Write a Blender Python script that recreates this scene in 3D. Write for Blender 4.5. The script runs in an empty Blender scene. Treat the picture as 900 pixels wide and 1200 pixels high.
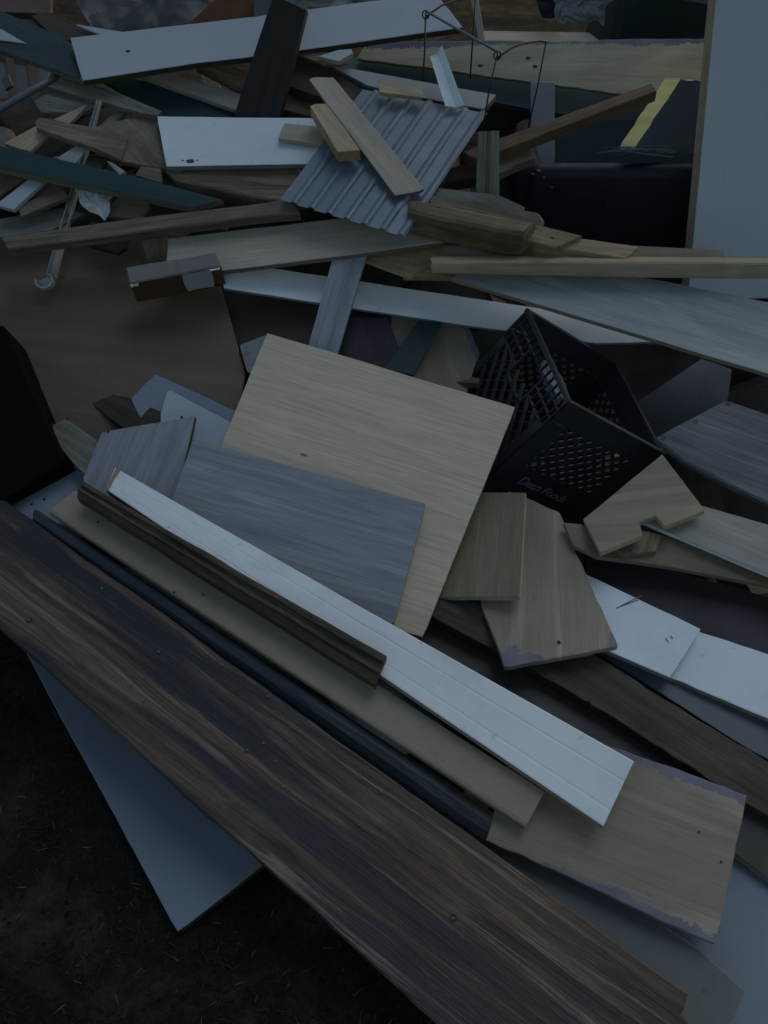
import bpy, bmesh, math, random
from mathutils import Vector, Matrix, noise
random.seed(7)
S = bpy.context.scene
COL = S.collection
# ------------------------------------------------------------------ camera
CAM = Vector((0, 0, 1.65))
F = 600 / math.tan(math.radians(30))
q = math.sqrt(.5)
RT, UP, FW = Vector((1, 0, 0)), Vector((0, q, q)), Vector((0, q, -q))
cd = bpy.data.cameras.new('camera'); co = bpy.data.objects.new('camera', cd); COL.objects.link(co)
co.location = CAM; co.rotation_euler = (math.radians(45), 0, 0)
cd.sensor_fit = 'VERTICAL'; cd.angle = math.radians(60); cd.clip_end = 2000; cd.clip_start = .02
S.camera = co

def ray(px, py):
    return (RT * ((px - 450) / F) + UP * ((600 - py) / F) + FW)
def refplane(s, y0, z0):
    n = Vector((0, -s, 1)).normalized(); return n, Vector((0, y0, z0))
RN, RP = refplane(.4, .75, 0)          # the main slope of the heap
FN, FP = refplane(.22, .5, .06)        # the flatter front of the heap
def hit(px, py, n, p):
    d = ray(px, py); return CAM + d * ((p - CAM).dot(n) / d.dot(n))
def at(px, py, v, mode):
    if mode == 'h': return hit(px, py, RN, RP + RN * v)
    if mode == 'f': return hit(px, py, FN, FP + FN * v)
    if mode == 'z': return hit(px, py, Vector((0, 0, 1)), Vector((0, 0, v)))
    return hit(px, py, Vector((0, 1, 0)), Vector((0, v, 0)))
def plane(H, mode):
    nr = {'h': RN, 'f': FN, 'z': Vector((0, 0, 1)), 'y': Vector((0, -1, 0))}[mode]
    if not isinstance(H, (list, tuple)):
        p = at(450, 600, H, mode); return nr, p
    P = [at(a, b, c, mode) for a, b, c in H]
    d = (P[1] - P[0]).normalized()
    if len(P) == 2: n = d.cross(nr.cross(d)).normalized()
    else: n = d.cross(P[2] - P[0]).normalized()
    if n.dot(CAM - P[0]) < 0: n = -n
    return n, P[0]

# ------------------------------------------------------------------ materials
MAT = {}
def newmat(name, rough=.6, spec=.4):
    m = bpy.data.materials.new(name); m.use_nodes = True; MAT[name] = m
    nt = m.node_tree; b = nt.nodes['Principled BSDF']
    b.inputs['Roughness'].default_value = rough; b.inputs['Specular IOR Level'].default_value = spec
    return m, nt, b
class G:
    def __init__(s, nt):
        s.nt = nt; s.n = nt.nodes; s.l = nt.links
        s.tc = s.n.new('ShaderNodeTexCoord'); s.oi = s.n.new('ShaderNodeObjectInfo')
        m = s.n.new('ShaderNodeMath'); m.operation = 'MULTIPLY'; m.inputs[1].default_value = 37
        s.l.new(s.oi.outputs['Random'], m.inputs[0])
        v = s.n.new('ShaderNodeVectorMath'); v.operation = 'ADD'
        s.l.new(s.tc.outputs['Object'], v.inputs[0]); s.l.new(m.outputs[0], v.inputs[1])
        s.co = v.outputs[0]
    def map(s, sc, src=None):
        m = s.n.new('ShaderNodeMapping'); m.inputs['Scale'].default_value = sc
        s.l.new(src or s.co, m.inputs['Vector']); return m.outputs[0]
    def noise(s, vec, scale, detail=4, rough=.55, dist=0):
        t = s.n.new('ShaderNodeTexNoise'); s.l.new(vec, t.inputs['Vector'])
        t.inputs['Scale'].default_value = scale; t.inputs['Detail'].default_value = detail
        t.inputs['Roughness'].default_value = rough; t.inputs['Distortion'].default_value = dist
        return t.outputs['Fac']
    def ramp(s, f, stops):
        r = s.n.new('ShaderNodeValToRGB'); s.l.new(f, r.inputs[0])
        e = r.color_ramp.elements
        while len(e) < len(stops): e.new(.5)
        for i, (p, c) in enumerate(stops):
            e[i].position = p; e[i].color = (c, c, c, 1) if isinstance(c, (int, float)) else (*c, 1)
        return r.outputs[0]
    def mix(s, f, a, b, mode='MIX'):
        m = s.n.new('ShaderNodeMix'); m.data_type = 'RGBA'; m.blend_type = mode
        for k, v in ((0, f), (6, a), (7, b)):
            if isinstance(v, (int, float)): m.inputs[k].default_value = v if k == 0 else (v, v, v, 1)
            elif isinstance(v, tuple): m.inputs[k].default_value = (*v, 1)
            else: s.l.new(v, m.inputs[k])
        return m.outputs[2]
    def math(s, op, a, b=0):
        m = s.n.new('ShaderNodeMath'); m.operation = op
        for k, v in ((0, a), (1, b)):
            if isinstance(v, (int, float)): m.inputs[k].default_value = v
            else: s.l.new(v, m.inputs[k])
        return m.outputs[0]
    def bump(s, b, f, st, dist=.001):
        u = s.n.new('ShaderNodeBump'); u.inputs['Strength'].default_value = st; u.inputs['Distance'].default_value = dist
        s.l.new(f, u.inputs['Height']); s.l.new(u.outputs[0], b.inputs['Normal'])
    def vary(s, col, amt=.2):
        h = s.n.new('ShaderNodeHueSaturation'); s.l.new(col, h.inputs['Color'])
        s.l.new(s.math('ADD', s.math('MULTIPLY', s.oi.outputs['Random'], amt), 1 - amt / 2), h.inputs['Value'])
        return h.outputs[0]
def wood(name, c1, c2, fine=.35, dirt=.25, dcol=(.03, .028, .025), rough=.6, rings=.25, ringk=45, bump=.3, sc=1, spec=.3, purple=None, streak=(.34, .66), dscale=3.2, knots=0):
    m, nt, b = newmat(name, rough, spec); g = G(nt)
    base = g.noise(g.map((.9 * sc, 13 * sc, 13 * sc)), 2.2, 7, .65, .6)
    col = g.ramp(base, [(streak[0], c1), (streak[1], c2)])
    if rings:
        lo = g.noise(g.map((.8, 5, 5)), 1.3, 2, .4, .3)
        r = g.math('SINE', g.math('MULTIPLY', lo, ringk * 3))
        r = g.ramp(r, [(0, .0), (.9, 1.0)])
        col = g.mix(g.math('MULTIPLY', g.math('SUBTRACT', 1.0, r), rings), col, tuple(x * .55 for x in c1))
    fn = g.noise(g.map((4, 150, 150)), 2, 4, .6)
    col = g.mix(fine, col, g.ramp(fn, [(.3, .25), (.7, .78)]), 'OVERLAY')
    if knots:
        v = nt.nodes.new('ShaderNodeTexVoronoi'); v.inputs['Scale'].default_value = 1.0
        g.l.new(g.map((3.2, 9, .01)), v.inputs['Vector'])
        k = g.ramp(v.outputs['Distance'], [(.05, 1.0), (.12, 0.0)])
        col = g.mix(g.math('MULTIPLY', k, knots), col, (.06, .035, .02))
    dn = g.noise(g.co, dscale, 8, .68, .5)
    df = g.ramp(dn, [(.44, 0.0), (.72, 1.0)])
    col = g.mix(g.math('MULTIPLY', df, dirt), col, dcol)
    spk = g.ramp(g.noise(g.co, 45, 3, .6), [(.66, 0.0), (.72, 1.0)])
    col = g.mix(g.math('MULTIPLY', spk, dirt * .6), col, dcol)
    if purple:
        sep = nt.nodes.new('ShaderNodeSeparateXYZ'); g.l.new(g.tc.outputs['Generated'], sep.inputs[0])
        nn = g.math('MULTIPLY', g.math('SUBTRACT', g.noise(g.map((1, 1, 1)), 9, 6, .75), .5), .34)
        tot = None
        for ax, side, w in purple:
            u = sep.outputs[ax]
            if side: u = g.math('SUBTRACT', 1.0, u)
            mk = g.math('LESS_THAN', g.math('ADD', u, nn), w)
            tot = mk if tot is None else g.math('MAXIMUM', tot, mk)
        pc = g.ramp(g.noise(g.co, 20, 5), [(.3, (.15, .14, .18)), (.7, (.22, .205, .265))])
        col = g.mix(tot, col, pc)
    col = g.vary(col, .22)
    g.l.new(col, b.inputs['Base Color'])
    g.bump(b, g.math('ADD', fn, g.math('MULTIPLY', base, 1.5)), bump, .0012)
    g.l.new(g.ramp(dn, [(.3, rough - .08), (.7, min(1, rough + .18))]), b.inputs['Roughness'])
    return m
def plain(name, c, rough=.5, dirt=.2, dcol=(.03, .03, .03), spec=.4, metal=0, dscale=5, bump=.1, scuff=0, scol=(.4, .4, .4), speck=.5):
    m, nt, b = newmat(name, rough, spec); g = G(nt)
    dn = g.noise(g.co, dscale, 8, .7, .4)
    big = g.noise(g.co, 1.6, 3, .5)
    col = g.mix(g.ramp(big, [(.3, 0.0), (.7, 1.0)]), tuple(x * .9 for x in c), tuple(min(1, x * 1.06) for x in c))
    col = g.mix(g.math('MULTIPLY', g.ramp(dn, [(.48, 0.0), (.78, 1.0)]), dirt), col, dcol)
    spk = g.ramp(g.noise(g.co, 38, 2, .5), [(.70, 0.0), (.735, 1.0)])
    col = g.mix(g.math('MULTIPLY', spk, dirt * speck * 1.6), col, dcol)
    if scuff:
        s = g.ramp(g.noise(g.map((2, 30, 30)), 2.5, 6, .7), [(.62, 0.0), (.68, 1.0)])
        col = g.mix(g.math('MULTIPLY', s, scuff), col, scol)
    col = g.vary(col, .08)
    g.l.new(col, b.inputs['Base Color'])
    b.inputs['Metallic'].default_value = metal
    g.l.new(g.ramp(dn, [(.3, max(.05, rough - .1)), (.75, min(1, rough + .2))]), b.inputs['Roughness'])
    g.bump(b, g.noise(g.co, 60, 4, .6), bump, .0006)
    return m
PINE = ((.27, .195, .115), (.42, .33, .21))
wood('pine', *PINE, fine=.4, dirt=.3, rings=.3, knots=.8, dcol=(.08, .06, .04))
wood('pine_pale', (.36, .295, .195), (.49, .42, .30), fine=.3, dirt=.2, rings=.2, knots=.5, dcol=(.1, .08, .05))
wood('pine_dirty', (.13, .10, .065), (.27, .215, .14), fine=.5, dirt=.65, rings=.3, knots=.9, bump=.6, dcol=(.035, .028, .02))
wood('cedar', (.10, .062, .038), (.19, .12, .075), fine=.5, dirt=.3, rings=.25, bump=.4)
wood('oldwood', (.125, .105, .076), (.25, .215, .16), fine=.6, dirt=.5, rings=.15, bump=.7)
wood('oldgrey', (.115, .115, .10), (.205, .205, .18), fine=.6, dirt=.4, rings=.15, bump=.6)
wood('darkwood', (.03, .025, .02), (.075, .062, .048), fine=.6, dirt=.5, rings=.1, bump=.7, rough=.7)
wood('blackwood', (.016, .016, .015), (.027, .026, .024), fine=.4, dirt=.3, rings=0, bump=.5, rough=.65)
wood('beige', (.44, .385, .295), (.53, .470, .37), fine=.26, dirt=.2, rings=.10, ringk=30, sc=1.9, bump=.12, rough=.5, dcol=(.2, .18, .14), dscale=2)
wood('beige_brown', (.17, .145, .095), (.25, .21, .145), fine=.25, dirt=.25, rings=.1, bump=.2)
wood('tan', (.34, .30, .26), (.44, .395, .345), fine=.2, dirt=.2, rings=.08, bump=.12, dcol=(.12, .1, .08))
wood('palelam', (.23, .27, .285), (.33, .37, .385), fine=.3, dirt=.25, rings=.2, ringk=12, bump=.15, rough=.5, dcol=(.12, .135, .14), dscale=2)
wood('greylam', (.18, .21, .245), (.29, .33, .37), fine=.3, dirt=.2, rings=.12, ringk=25, sc=1.7, bump=.15, rough=.5, dcol=(.1, .11, .12), dscale=2)
wood('greywash', (.13, .14, .155), (.235, .245, .26), fine=.5, dirt=.4, rings=.25, bump=.4, dcol=(.05, .055, .06))
wood('graytan', (.25, .245, .225), (.33, .32, .295), fine=.3, dirt=.2, rings=.15, bump=.2, dcol=(.12, .115, .1))
wood('brownsheet', (.13, .103, .070), (.165, .134, .094), fine=.15, dirt=.45, rings=.05, bump=.15, sc=.5, dcol=(.06, .055, .045), dscale=1.5, rough=.45)
wood('brownsheet2', (.04, .036, .026), (.06, .053, .039), fine=.25, dirt=.4, rings=.05, bump=.2, sc=.5, dscale=1.5)
PLY = ((.27, .24, .18), (.39, .355, .275))
def ply(name, purple, dirt=.3): wood(name, *PLY, fine=.25, dirt=dirt, rings=.34, ringk=12, streak=(.22, .78), bump=.2, dcol=(.14, .12, .08), purple=purple, knots=.6, dscale=2.2)
ply('ply', None); 
ply('ply_two_edges', [(1, 0, .075), (1, 1, .065)])
ply('ply_end', [(0, 0, .08), (1, 0, .06), (1, 1, .01)], .45)
wood('ply_top', (.40, .36, .25), (.52, .48, .36), fine=.2, dirt=.2, rings=.3, ringk=10, bump=.2, dcol=(.14, .12, .08), purple=[(1, 1, .09)], knots=.6, dscale=2.2)
wood('plyply', (.04, .033, .025), (.10, .083, .062), fine=.5, dirt=.6, rings=.2, bump=.8, dcol=(.025, .022, .02), dscale=5)
wood('moulding', (.035, .030, .023), (.105, .088, .064), fine=.6, dirt=.5, rings=.1, bump=.7, dcol=(.02, .018, .016), dscale=9)
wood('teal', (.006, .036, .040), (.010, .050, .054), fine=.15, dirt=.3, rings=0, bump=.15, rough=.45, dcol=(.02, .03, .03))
wood('tealgrey', (.020, .050, .055), (.032, .068, .072), fine=.3, dirt=.35, rings=0, bump=.2, rough=.5)
wood('tealpale', (.032, .09, .09), (.045, .11, .108), fine=.2, dirt=.2, rings=0, bump=.15, rough=.55)
wood('navywood', (.012, .018, .028), (.045, .062, .085), fine=.5, dirt=.4, rings=0, bump=.5, rough=.38, spec=.5, dcol=(.008, .009, .012))
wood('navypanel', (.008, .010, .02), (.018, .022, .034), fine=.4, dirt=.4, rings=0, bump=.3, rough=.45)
plain('white', (.69, .79, .88), .42, .42, (.36, .36, .32), dscale=3, scuff=.06, scol=(.3, .3, .3), speck=.4)
plain('white_matt', (.74, .82, .88), .55, .42, (.33, .34, .31), dscale=6, scuff=.4, scol=(.42, .45, .46), bump=.35)
plain('whitegrey', (.35, .41, .47), .5, .22, (.2, .2, .2), dscale=4, scuff=.1, scol=(.25, .25, .25))
plain('big_white', (.42, .50, .57), .5, .25, (.25, .27, .28), dscale=3, scuff=.15, scol=(.25, .27, .28))
plain('mauvewhite', (.31, .315, .325), .5, .2, (.15, .15, .15), dscale=4)
plain('bluegrey', (.185, .235, .30), .4, .3, (.11, .13, .15), dscale=3, speck=.5, scuff=.25, scol=(.25, .29, .33))
plain('bluewhite', (.24, .30, .36), .4, .4, (.06, .07, .08), dscale=6)
plain('greygreen', (.14, .155, .155), .55, .4, (.06, .06, .055), dscale=4, bump=.3)
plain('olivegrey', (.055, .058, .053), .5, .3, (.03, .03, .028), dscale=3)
plain('slate', (.05, .06, .075), .45, .25, (.02, .02, .025))
plain('steelgrey', (.10, .125, .15), .38, .3, (.05, .05, .055), spec=.5, dscale=4)
plain('greypaint', (.22, .25, .28), .5, .2, (.1, .1, .1))
plain('mdf', (.29, .25, .195), .7, .25, (.14, .12, .09), dscale=30, bump=.2)
plain('mdf_edge', (.17, .145, .10), .8, .5, (.08, .06, .04), dscale=60, bump=.8)
plain('chip_edge', (.27, .225, .15), .8, .6, (.1, .075, .045), dscale=120, bump=.9)
plain('dark_edge', (.05, .045, .035), .8, .5, (.02, .018, .015), dscale=60, bump=.7)
plain('corrugated', (.15, .205, .265), .38, .25, (.1, .11, .12), spec=.5, metal=.15, dscale=6)
plain('matt_black', (.003, .003, .004), .85, .2, (.006, .006, .006), spec=.1)
plain('black_plastic', (.010, .011, .013), .42, .3, (.03, .03, .03), dscale=6, speck=.2)
plain('crate_plastic', (.030, .036, .044), .36, .5, (.045, .05, .055), dscale=7, speck=.3)
plain('crate_letters', (.22, .22, .27), .5, .2)
plain('navy_plastic', (.010, .012, .026), .5, .3, (.05, .05, .05), dscale=9, speck=1)
plain('teal_plastic', (.010, .032, .038), .4, .3, (.02, .025, .025))
plain('wire', (.03, .032, .035), .5, .4, (.06, .04, .03), metal=.6)
plain('nail_head', (.13, .12, .11), .6, .5, (.05, .04, .03))
plain('steel', (.46, .47, .45), .45, .4, (.15, .14, .12), metal=.15, dscale=20)
plain('foam', (.88, .77, .32), .9, .3, (.35, .26, .08), dscale=14, bump=1)
plain('panelgrey', (.05, .085, .14), .5, .2)
plain('maroon', (.045, .018, .018), .5, .3)
plain('tarp', (.045, .05, .055), .45, .4, (.02, .02, .022), dscale=3)
plain('rustbrown', (.09, .04, .015), .8, .5, (.03, .018, .01), dscale=8, bump=.6)
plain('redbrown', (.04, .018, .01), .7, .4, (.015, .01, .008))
plain('bag', (.35, .38, .38), .3, .2, (.2, .2, .2), spec=.6)
plain('foil', (.20, .22, .24), .25, .5, (.05, .05, .06), spec=.6, dscale=12)
plain('crust', (.16, .16, .155), .7, .6, (.07, .06, .055), dscale=12, bump=1, scuff=.5, scol=(.3, .3, .3))
wood('redwood', (.06, .033, .02), (.10, .058, .036), fine=.5, dirt=.4, rings=.1, bump=.5)

def weathered():
    m, nt, b = newmat('weathered_board', .5, .45); g = G(nt)
    wv = g.mix(.035, g.co, nt.nodes.new('ShaderNodeTexNoise').outputs['Color'], 'ADD')
    a = g.noise(g.map((.55, 6.5, 6.5), wv), 2.3, 9, .66, 1.0)
    c = g.noise(g.map((.5, 2.6, 2.6)), 2.1, 6, .6, .8)
    st = g.noise(g.map((.9, 30, 30), wv), 1.6, 7, .72, .8)
    col = g.ramp(a, [(.36, (.010, .013, .020)), (.46, (.032, .029, .029)), (.55, (.10, .064, .044)), (.68, (.165, .118, .085))])
    navy = g.ramp(c, [(.42, 1.0), (.56, 0.0)])
    col = g.mix(g.math('MULTIPLY', navy, .88), col, (.010, .013, .022))
    pale = g.math('MULTIPLY', g.ramp(st, [(.53, 0.0), (.61, 1.0)]), g.ramp(c, [(.46, 0.0), (.58, 1.0)]))
    col = g.mix(g.math('MULTIPLY', pale, .6), col, (.27, .215, .16))
    dk = g.ramp(st, [(.36, 1.0), (.47, 0.0)])
    col = g.mix(g.math('MULTIPLY', dk, .85), col, (.008, .009, .012))
    fn = g.noise(g.map((5, 190, 190)), 2, 4, .6)
    col = g.mix(.5, col, g.ramp(fn, [(.3, .25), (.7, .8)]), 'OVERLAY')
    g.l.new(col, b.inputs['Base Color'])
    g.l.new(g.ramp(a, [(.3, .42), (.7, .75)]), b.inputs['Roughness'])
    g.bump(b, g.math('ADD', st, g.math('ADD', fn, a)), .75, .0025)
weathered()

# ------------------------------------------------------------------ builders
USED = {}
def tag(o, label, cat, grp=None, kind=None):
    if label: o['label'] = label
    if cat: o['category'] = cat
    if grp: o['group'] = grp
    if kind: o['kind'] = kind
    return o
def link(name, me, parent=None, mw=None):
    o = bpy.data.objects.new(name, me); COL.objects.link(o)
    if parent: o.parent = parent
    elif mw is not None: o.matrix_world = mw
    return o
def frame(org, x, n):
    x = (x - n * x.dot(n)).normalized(); y = n.cross(x)
    return Matrix(((x.x, y.x, n.x, org.x), (x.y, y.y, n.y, org.y), (x.z, y.z, n.z, org.z), (0, 0, 0, 1)))
def slab(pts, t, m, e=None, rag=.0006, b=.0012, name='slab', ragf=30):
    """flat board mesh from a local outline, with eased arrises"""
    A = sum(pts[i][0] * pts[(i + 1) % len(pts)][1] - pts[(i + 1) % len(pts)][0] * pts[i][1] for i in range(len(pts)))
    if A < 0: pts = pts[::-1]
    seed = random.random() * 90
    D = []
    for i, p in enumerate(pts):
        r = pts[(i + 1) % len(pts)]; p = Vector(p[:2]); r = Vector(r[:2]); L = (r - p).length
        k = max(1, min(60, int(L / (.025 if rag < .002 else .006))))
        nn = Vector(((r - p).y, -(r - p).x)).normalized()
        for j in range(k):
            w = p.lerp(r, j / k)
            a = noise.noise(Vector((w.x * ragf, w.y * ragf, seed))) * rag + noise.noise(Vector((w.x * 5, w.y * 5, seed + 9))) * rag * 1.5
            if j == 0: D.append(w - (w.normalized() * random.uniform(.0004, .0015)) + nn * a * .3); continue
            D.append((w + nn * a))
    N = len(D)
    ins = []
    for i in range(N):
        d1 = (D[i] - D[i - 1]); d2 = (D[(i + 1) % N] - D[i])
        if d1.length < 1e-7: d1 = d2
        n1 = Vector((-d1.y, d1.x)).normalized(); n2 = Vector((-d2.y, d2.x)).normalized()
        v = (n1 + n2); v = v.normalized() if v.length > .1 else n1
        ins.append(D[i] + v * b * 1.1)
    me = bpy.data.meshes.new(name); bm = bmesh.new()
    R = [[bm.verts.new((p.x, p.y, z)) for p in L] for L, z in ((ins, 0), (D, -b), (D, -t + b), (ins, -t))]
    bm.faces.new(R[0])
    for k in range(3):
        for i in range(N):
            f = bm.faces.new((R[k][i], R[k + 1][i], R[k + 1][(i + 1) % N], R[k][(i + 1) % N]))
            f.material_index = 1 if (k == 1 and e) else 0
            f.smooth = False
    bm.faces.new(R[3][::-1])
    bm.normal_update(); bm.to_mesh(me); bm.free()
    me.materials.append(MAT[m])
    if e: me.materials.append(MAT[e])
    return me
BOARDGRP = 'boards and offcuts thrown on the scrap heap'
def board(name, label, cat, poly, H, t=.018, m='white', e=None, mode='h', g=None, rag=.0009, grp=BOARDGRP, b=.0012):
    n, p = plane(H, mode)
    P = [hit(x, y, n, p) for x, y in poly]
    org = sum(P, Vector()) / len(P)
    if g is None: g = max(range(len(P)), key=lambda i: (P[(i + 1) % len(P)] - P[i]).length)
    if isinstance(g, tuple): xd = P[g[1]] - P[g[0]]
    else: xd = P[(g + 1) % len(P)] - P[g]
    M = frame(org, xd, n); Mi = M.inverted()
    loc = [(Mi @ v)[:2] for v in P]
    o = link(name, slab(loc, t, m, e, rag, b, name), None, M)
    tag(o, label, cat, grp)
    o['_n'] = list(n); o['_p'] = list(p)
    return o
def local(o, px, py):
    """point of a pixel ray on the top face of a board, in the board's own frame"""
    return o.matrix_world.inverted() @ hit(px, py, Vector(o['_n']), Vector(o['_p']))
def strip(name, label, cat, quad, H, prof, t, m, e=None, mode='h', nseg=24, grp=BOARDGRP, wob=.0006):
    """board with a moulded cross-section: quad A-B upper edge, D-C lower edge; prof = [(v, z)...]"""
    n, p = plane(H, mode)
    P = [hit(x, y, n, p) for x, y in quad]; org = sum(P, Vector()) / 4
    M = frame(org, P[1] - P[0], n); Mi = M.inverted(); A, B, C, D = [Mi @ v for v in P]
    bm = bmesh.new(); rows = []
    sd = random.random() * 50
    for i in range(nseg + 1):
        u = i / nseg; a = A.lerp(B, u); d = D.lerp(C, u); row = []
        full = [(v, z) for v, z in prof] + [(1, -t), (0, -t)]
        for v, z in full:
            w = a.lerp(d, v); w.z = z + (noise.noise(Vector((w.x * 14, v * 4, sd))) + noise.noise(Vector((w.x * 60, v * 9, sd))) * .5) * wob
            w.y += noise.noise(Vector((w.x * 9, v * 3, sd + 7))) * wob
            row.append(bm.verts.new(w))
        rows.append(row)
    K = len(rows[0])
    for i in range(nseg):
        for k in range(K):
            f = bm.faces.new((rows[i][k], rows[i + 1][k], rows[i + 1][(k + 1) % K], rows[i][(k + 1) % K]))
            f.material_index = 1 if (e and k >= len(prof) - 1) else 0
    for r in (rows[0][::-1], rows[-1]):
        f = bm.faces.new(r); f.material_index = 1 if e else 0
    bmesh.ops.recalc_face_normals(bm, faces=bm.faces)
    me = bpy.data.meshes.new(name); bm.to_mesh(me); bm.free()
    me.materials.append(MAT[m]); 
    if e: me.materials.append(MAT[e])
    o = link(name, me, None, M); tag(o, label, cat, grp); o['_n'] = list(n); o['_p'] = list(p); return o
def mesh_obj(name, bm, m, parent=None, mw=None, smooth=False):
    me = bpy.data.meshes.new(name)
    if smooth:
        for f in bm.faces: f.smooth = True
    bm.to_mesh(me); bm.free()
    for k in ([m] if isinstance(m, str) else m): me.materials.append(MAT[k])
    return link(name, me, parent, mw)
def add_box(bm, lo, hi, mi=0, M=None):
    vs = [bm.verts.new((M @ Vector(c)) if M else c) for c in [(x, y, z) for x in (lo[0], hi[0]) for y in (lo[1], hi[1]) for z in (lo[2], hi[2])]]
    for f in ((0, 1, 3, 2), (4, 6, 7, 5), (0, 4, 5, 1), (2, 3, 7, 6), (0, 2, 6, 4), (1, 5, 7, 3)):
        bm.faces.new([vs[i] for i in f]).material_index = mi
def add_tube(bm, pts, r, k=8):
    pts = [Vector(p) for p in pts]; rings = []
    for i, p in enumerate(pts):
        d = (pts[min(i + 1, len(pts) - 1)] - pts[max(i - 1, 0)]).normalized()
        a = d.orthogonal().normalized() if not rings else (pa - d * pa.dot(d)).normalized()
        pa = a; c = d.cross(a)
        rr = r[i] if isinstance(r, (list, tuple)) else r
        rings.append([bm.verts.new(p + (a * math.cos(2 * math.pi * j / k) + c * math.sin(2 * math.pi * j / k)) * rr) for j in range(k)])
    for i in range(len(rings) - 1):
        for j in range(k):
            bm.faces.new((rings[i][j], rings[i][(j + 1) % k], rings[i + 1][(j + 1) % k], rings[i + 1][j]))
    bm.faces.new(rings[0][::-1]); bm.faces.new(rings[-1])
def crumple(name, label, cat, quad, H, mode, m, amp=.03, f=6, nx=50, ny=40, grp=None, seed=1, thick=.001):
    n, p = plane(H, mode)
    P = [hit(x, y, n, p) for x, y in quad]; org = sum(P, Vector()) / 4
    M = frame(org, P[1] - P[0], n); Mi = M.inverted(); A, B, C, D = [Mi @ v for v in P]
    bm = bmesh.new(); g = []
    for i in range(nx + 1):
        for j in range(ny + 1):
            u, v = i / nx, j / ny
            w = A.lerp(B, u).lerp(D.lerp(C, u), v)
            q3 = Vector((w.x * f, w.y * f, seed))
            z = abs(noise.noise(q3)) * 1.3 + abs(noise.noise(q3 * 2.3)) * .55 + noise.noise(q3 * 5) * .18
            ex = noise.noise(Vector((w.x * f * 1.3, w.y * f * 1.3, seed + 5))) * amp * 1.2
            g.append(bm.verts.new((w.x + ex, w.y + noise.noise(Vector((w.y * f, w.x * f, seed + 8))) * amp * 1.2, z * amp)))
    for i in range(nx):
        for j in range(ny):
            a = i * (ny + 1) + j; bm.faces.new((g[a], g[a + ny + 1], g[a + ny + 2], g[a + 1]))
    bmesh.ops.recalc_face_normals(bm, faces=bm.faces)
    o = mesh_obj(name, bm, m, None, M, smooth=False)
    md = o.modifiers.new('thickness', 'SOLIDIFY'); md.thickness = thick
    return tag(o, label, cat, grp)
def part(name, parent, bm, m, smooth=False): return mesh_obj(name, bm, m, parent, None, smooth)
def nails(o, pts, r=.0024, m='nail_head', name='nail'):
    for px, py in pts:
        c = local(o, px, py); bm = bmesh.new()
        bmesh.ops.create_cone(bm, cap_ends=True, segments=12, radius1=r, radius2=r * .8, depth=.004, matrix=Matrix.Translation((c.x, c.y, .0008)))
        part(name, o, bm, m)
def holes(o, pts, r=.004, ry=None, name='screw_hole', m='black_plastic'):
    for px, py in pts:
        c = local(o, px, py); bm = bmesh.new()
        n = 14; vs = [bm.verts.new((c.x + math.cos(a * 2 * math.pi / n) * r * (1 + .2 * random.random()), c.y + math.sin(a * 2 * math.pi / n) * (ry or r) * (1 + .2 * random.random()), .0004)) for a in range(n)]
        bot = [bm.verts.new((v.co.x, v.co.y, -.0005)) for v in vs]
        bm.faces.new(vs)
        for i in range(n): bm.faces.new((vs[i], bot[i], bot[(i + 1) % n], vs[(i + 1) % n]))
        part(name, o, bm, m)

# ================================================================== FRONT OF THE HEAP
f0 = board('melamine_sheet', 'smooth blue-grey panel corner lying on the dark soil under the weathered plank', 'panel',
      [(208, 1092), (-10, 690), (300, 640), (520, 850)], [(208, 1092, .025), (35, 765, .075), (310, 1006, .04)], .018, 'bluegrey', 'dark_edge', 'z')
f1 = board('weathered_plank', 'wide dark weathered plank with brown and black streaks along the front of the heap', 'plank',
      [(-90, 517), (808, 1165), (799, 1188), (812, 1203), (740, 1405), (-110, 636)], [(0, 600, .055), (808, 1165, .095)], .026, 'weathered_board', None, 'f', g=0, rag=.0022, b=.003)
nails(f1, [(34, 727), (153, 803), (169, 821), (314, 816), (290, 879), (309, 871), (323, 892), (531, 1076), (447, 928), (186, 764), (332, 922), (120, 690)], .003)
holes(f1, [(34, 727), (290, 879), (531, 1076)], .006, name='nail_dent', m='darkwood')
f2 = strip('rounded_rail', 'narrow dark navy rounded rail squeezed between the weathered plank and the tan strip', 'rail',
      [(42, 594), (579, 951), (566, 992), (36, 610)], [(40, 600, .058), (575, 965, .058)],
      [(0, -.012), (.12, -.003), (.35, .002), (.6, 0), (.8, -.007), (1, -.02)], .03, 'navywood', None, 'f')
f3 = strip('fibreboard_strip', 'long narrow tan fibreboard strip between the navy rail and the dark moulding', 'strip',
      [(88, 574), (638, 928), (616, 969), (57, 599)], [(75, 585, .075), (627, 950, .082)],
      [(0, 0), (.9, 0), (.97, -.002), (1, -.006)], .018, 'mdf', 'mdf_edge', 'f')
nails(f3, [(115, 612), (204, 694), (238, 697)], .002, 'darkwood', 'staple_mark')
f4 = strip('grooved_moulding', 'dark weathered wooden moulding with grooves, lying against the white primed fascia board', 'moulding',
      [(97, 563), (453, 768), (440, 798), (88, 577)], [(92, 570, .136), (446, 783, .136)],
      [(0, -.004), (.12, 0), (.28, 0), (.34, -.006), (.46, -.007), (.52, -.002), (.7, -.001), (.76, -.008), (.9, -.012), (1, -.016)], .04, 'moulding', None, 'f', wob=.0028, nseg=110)
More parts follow.
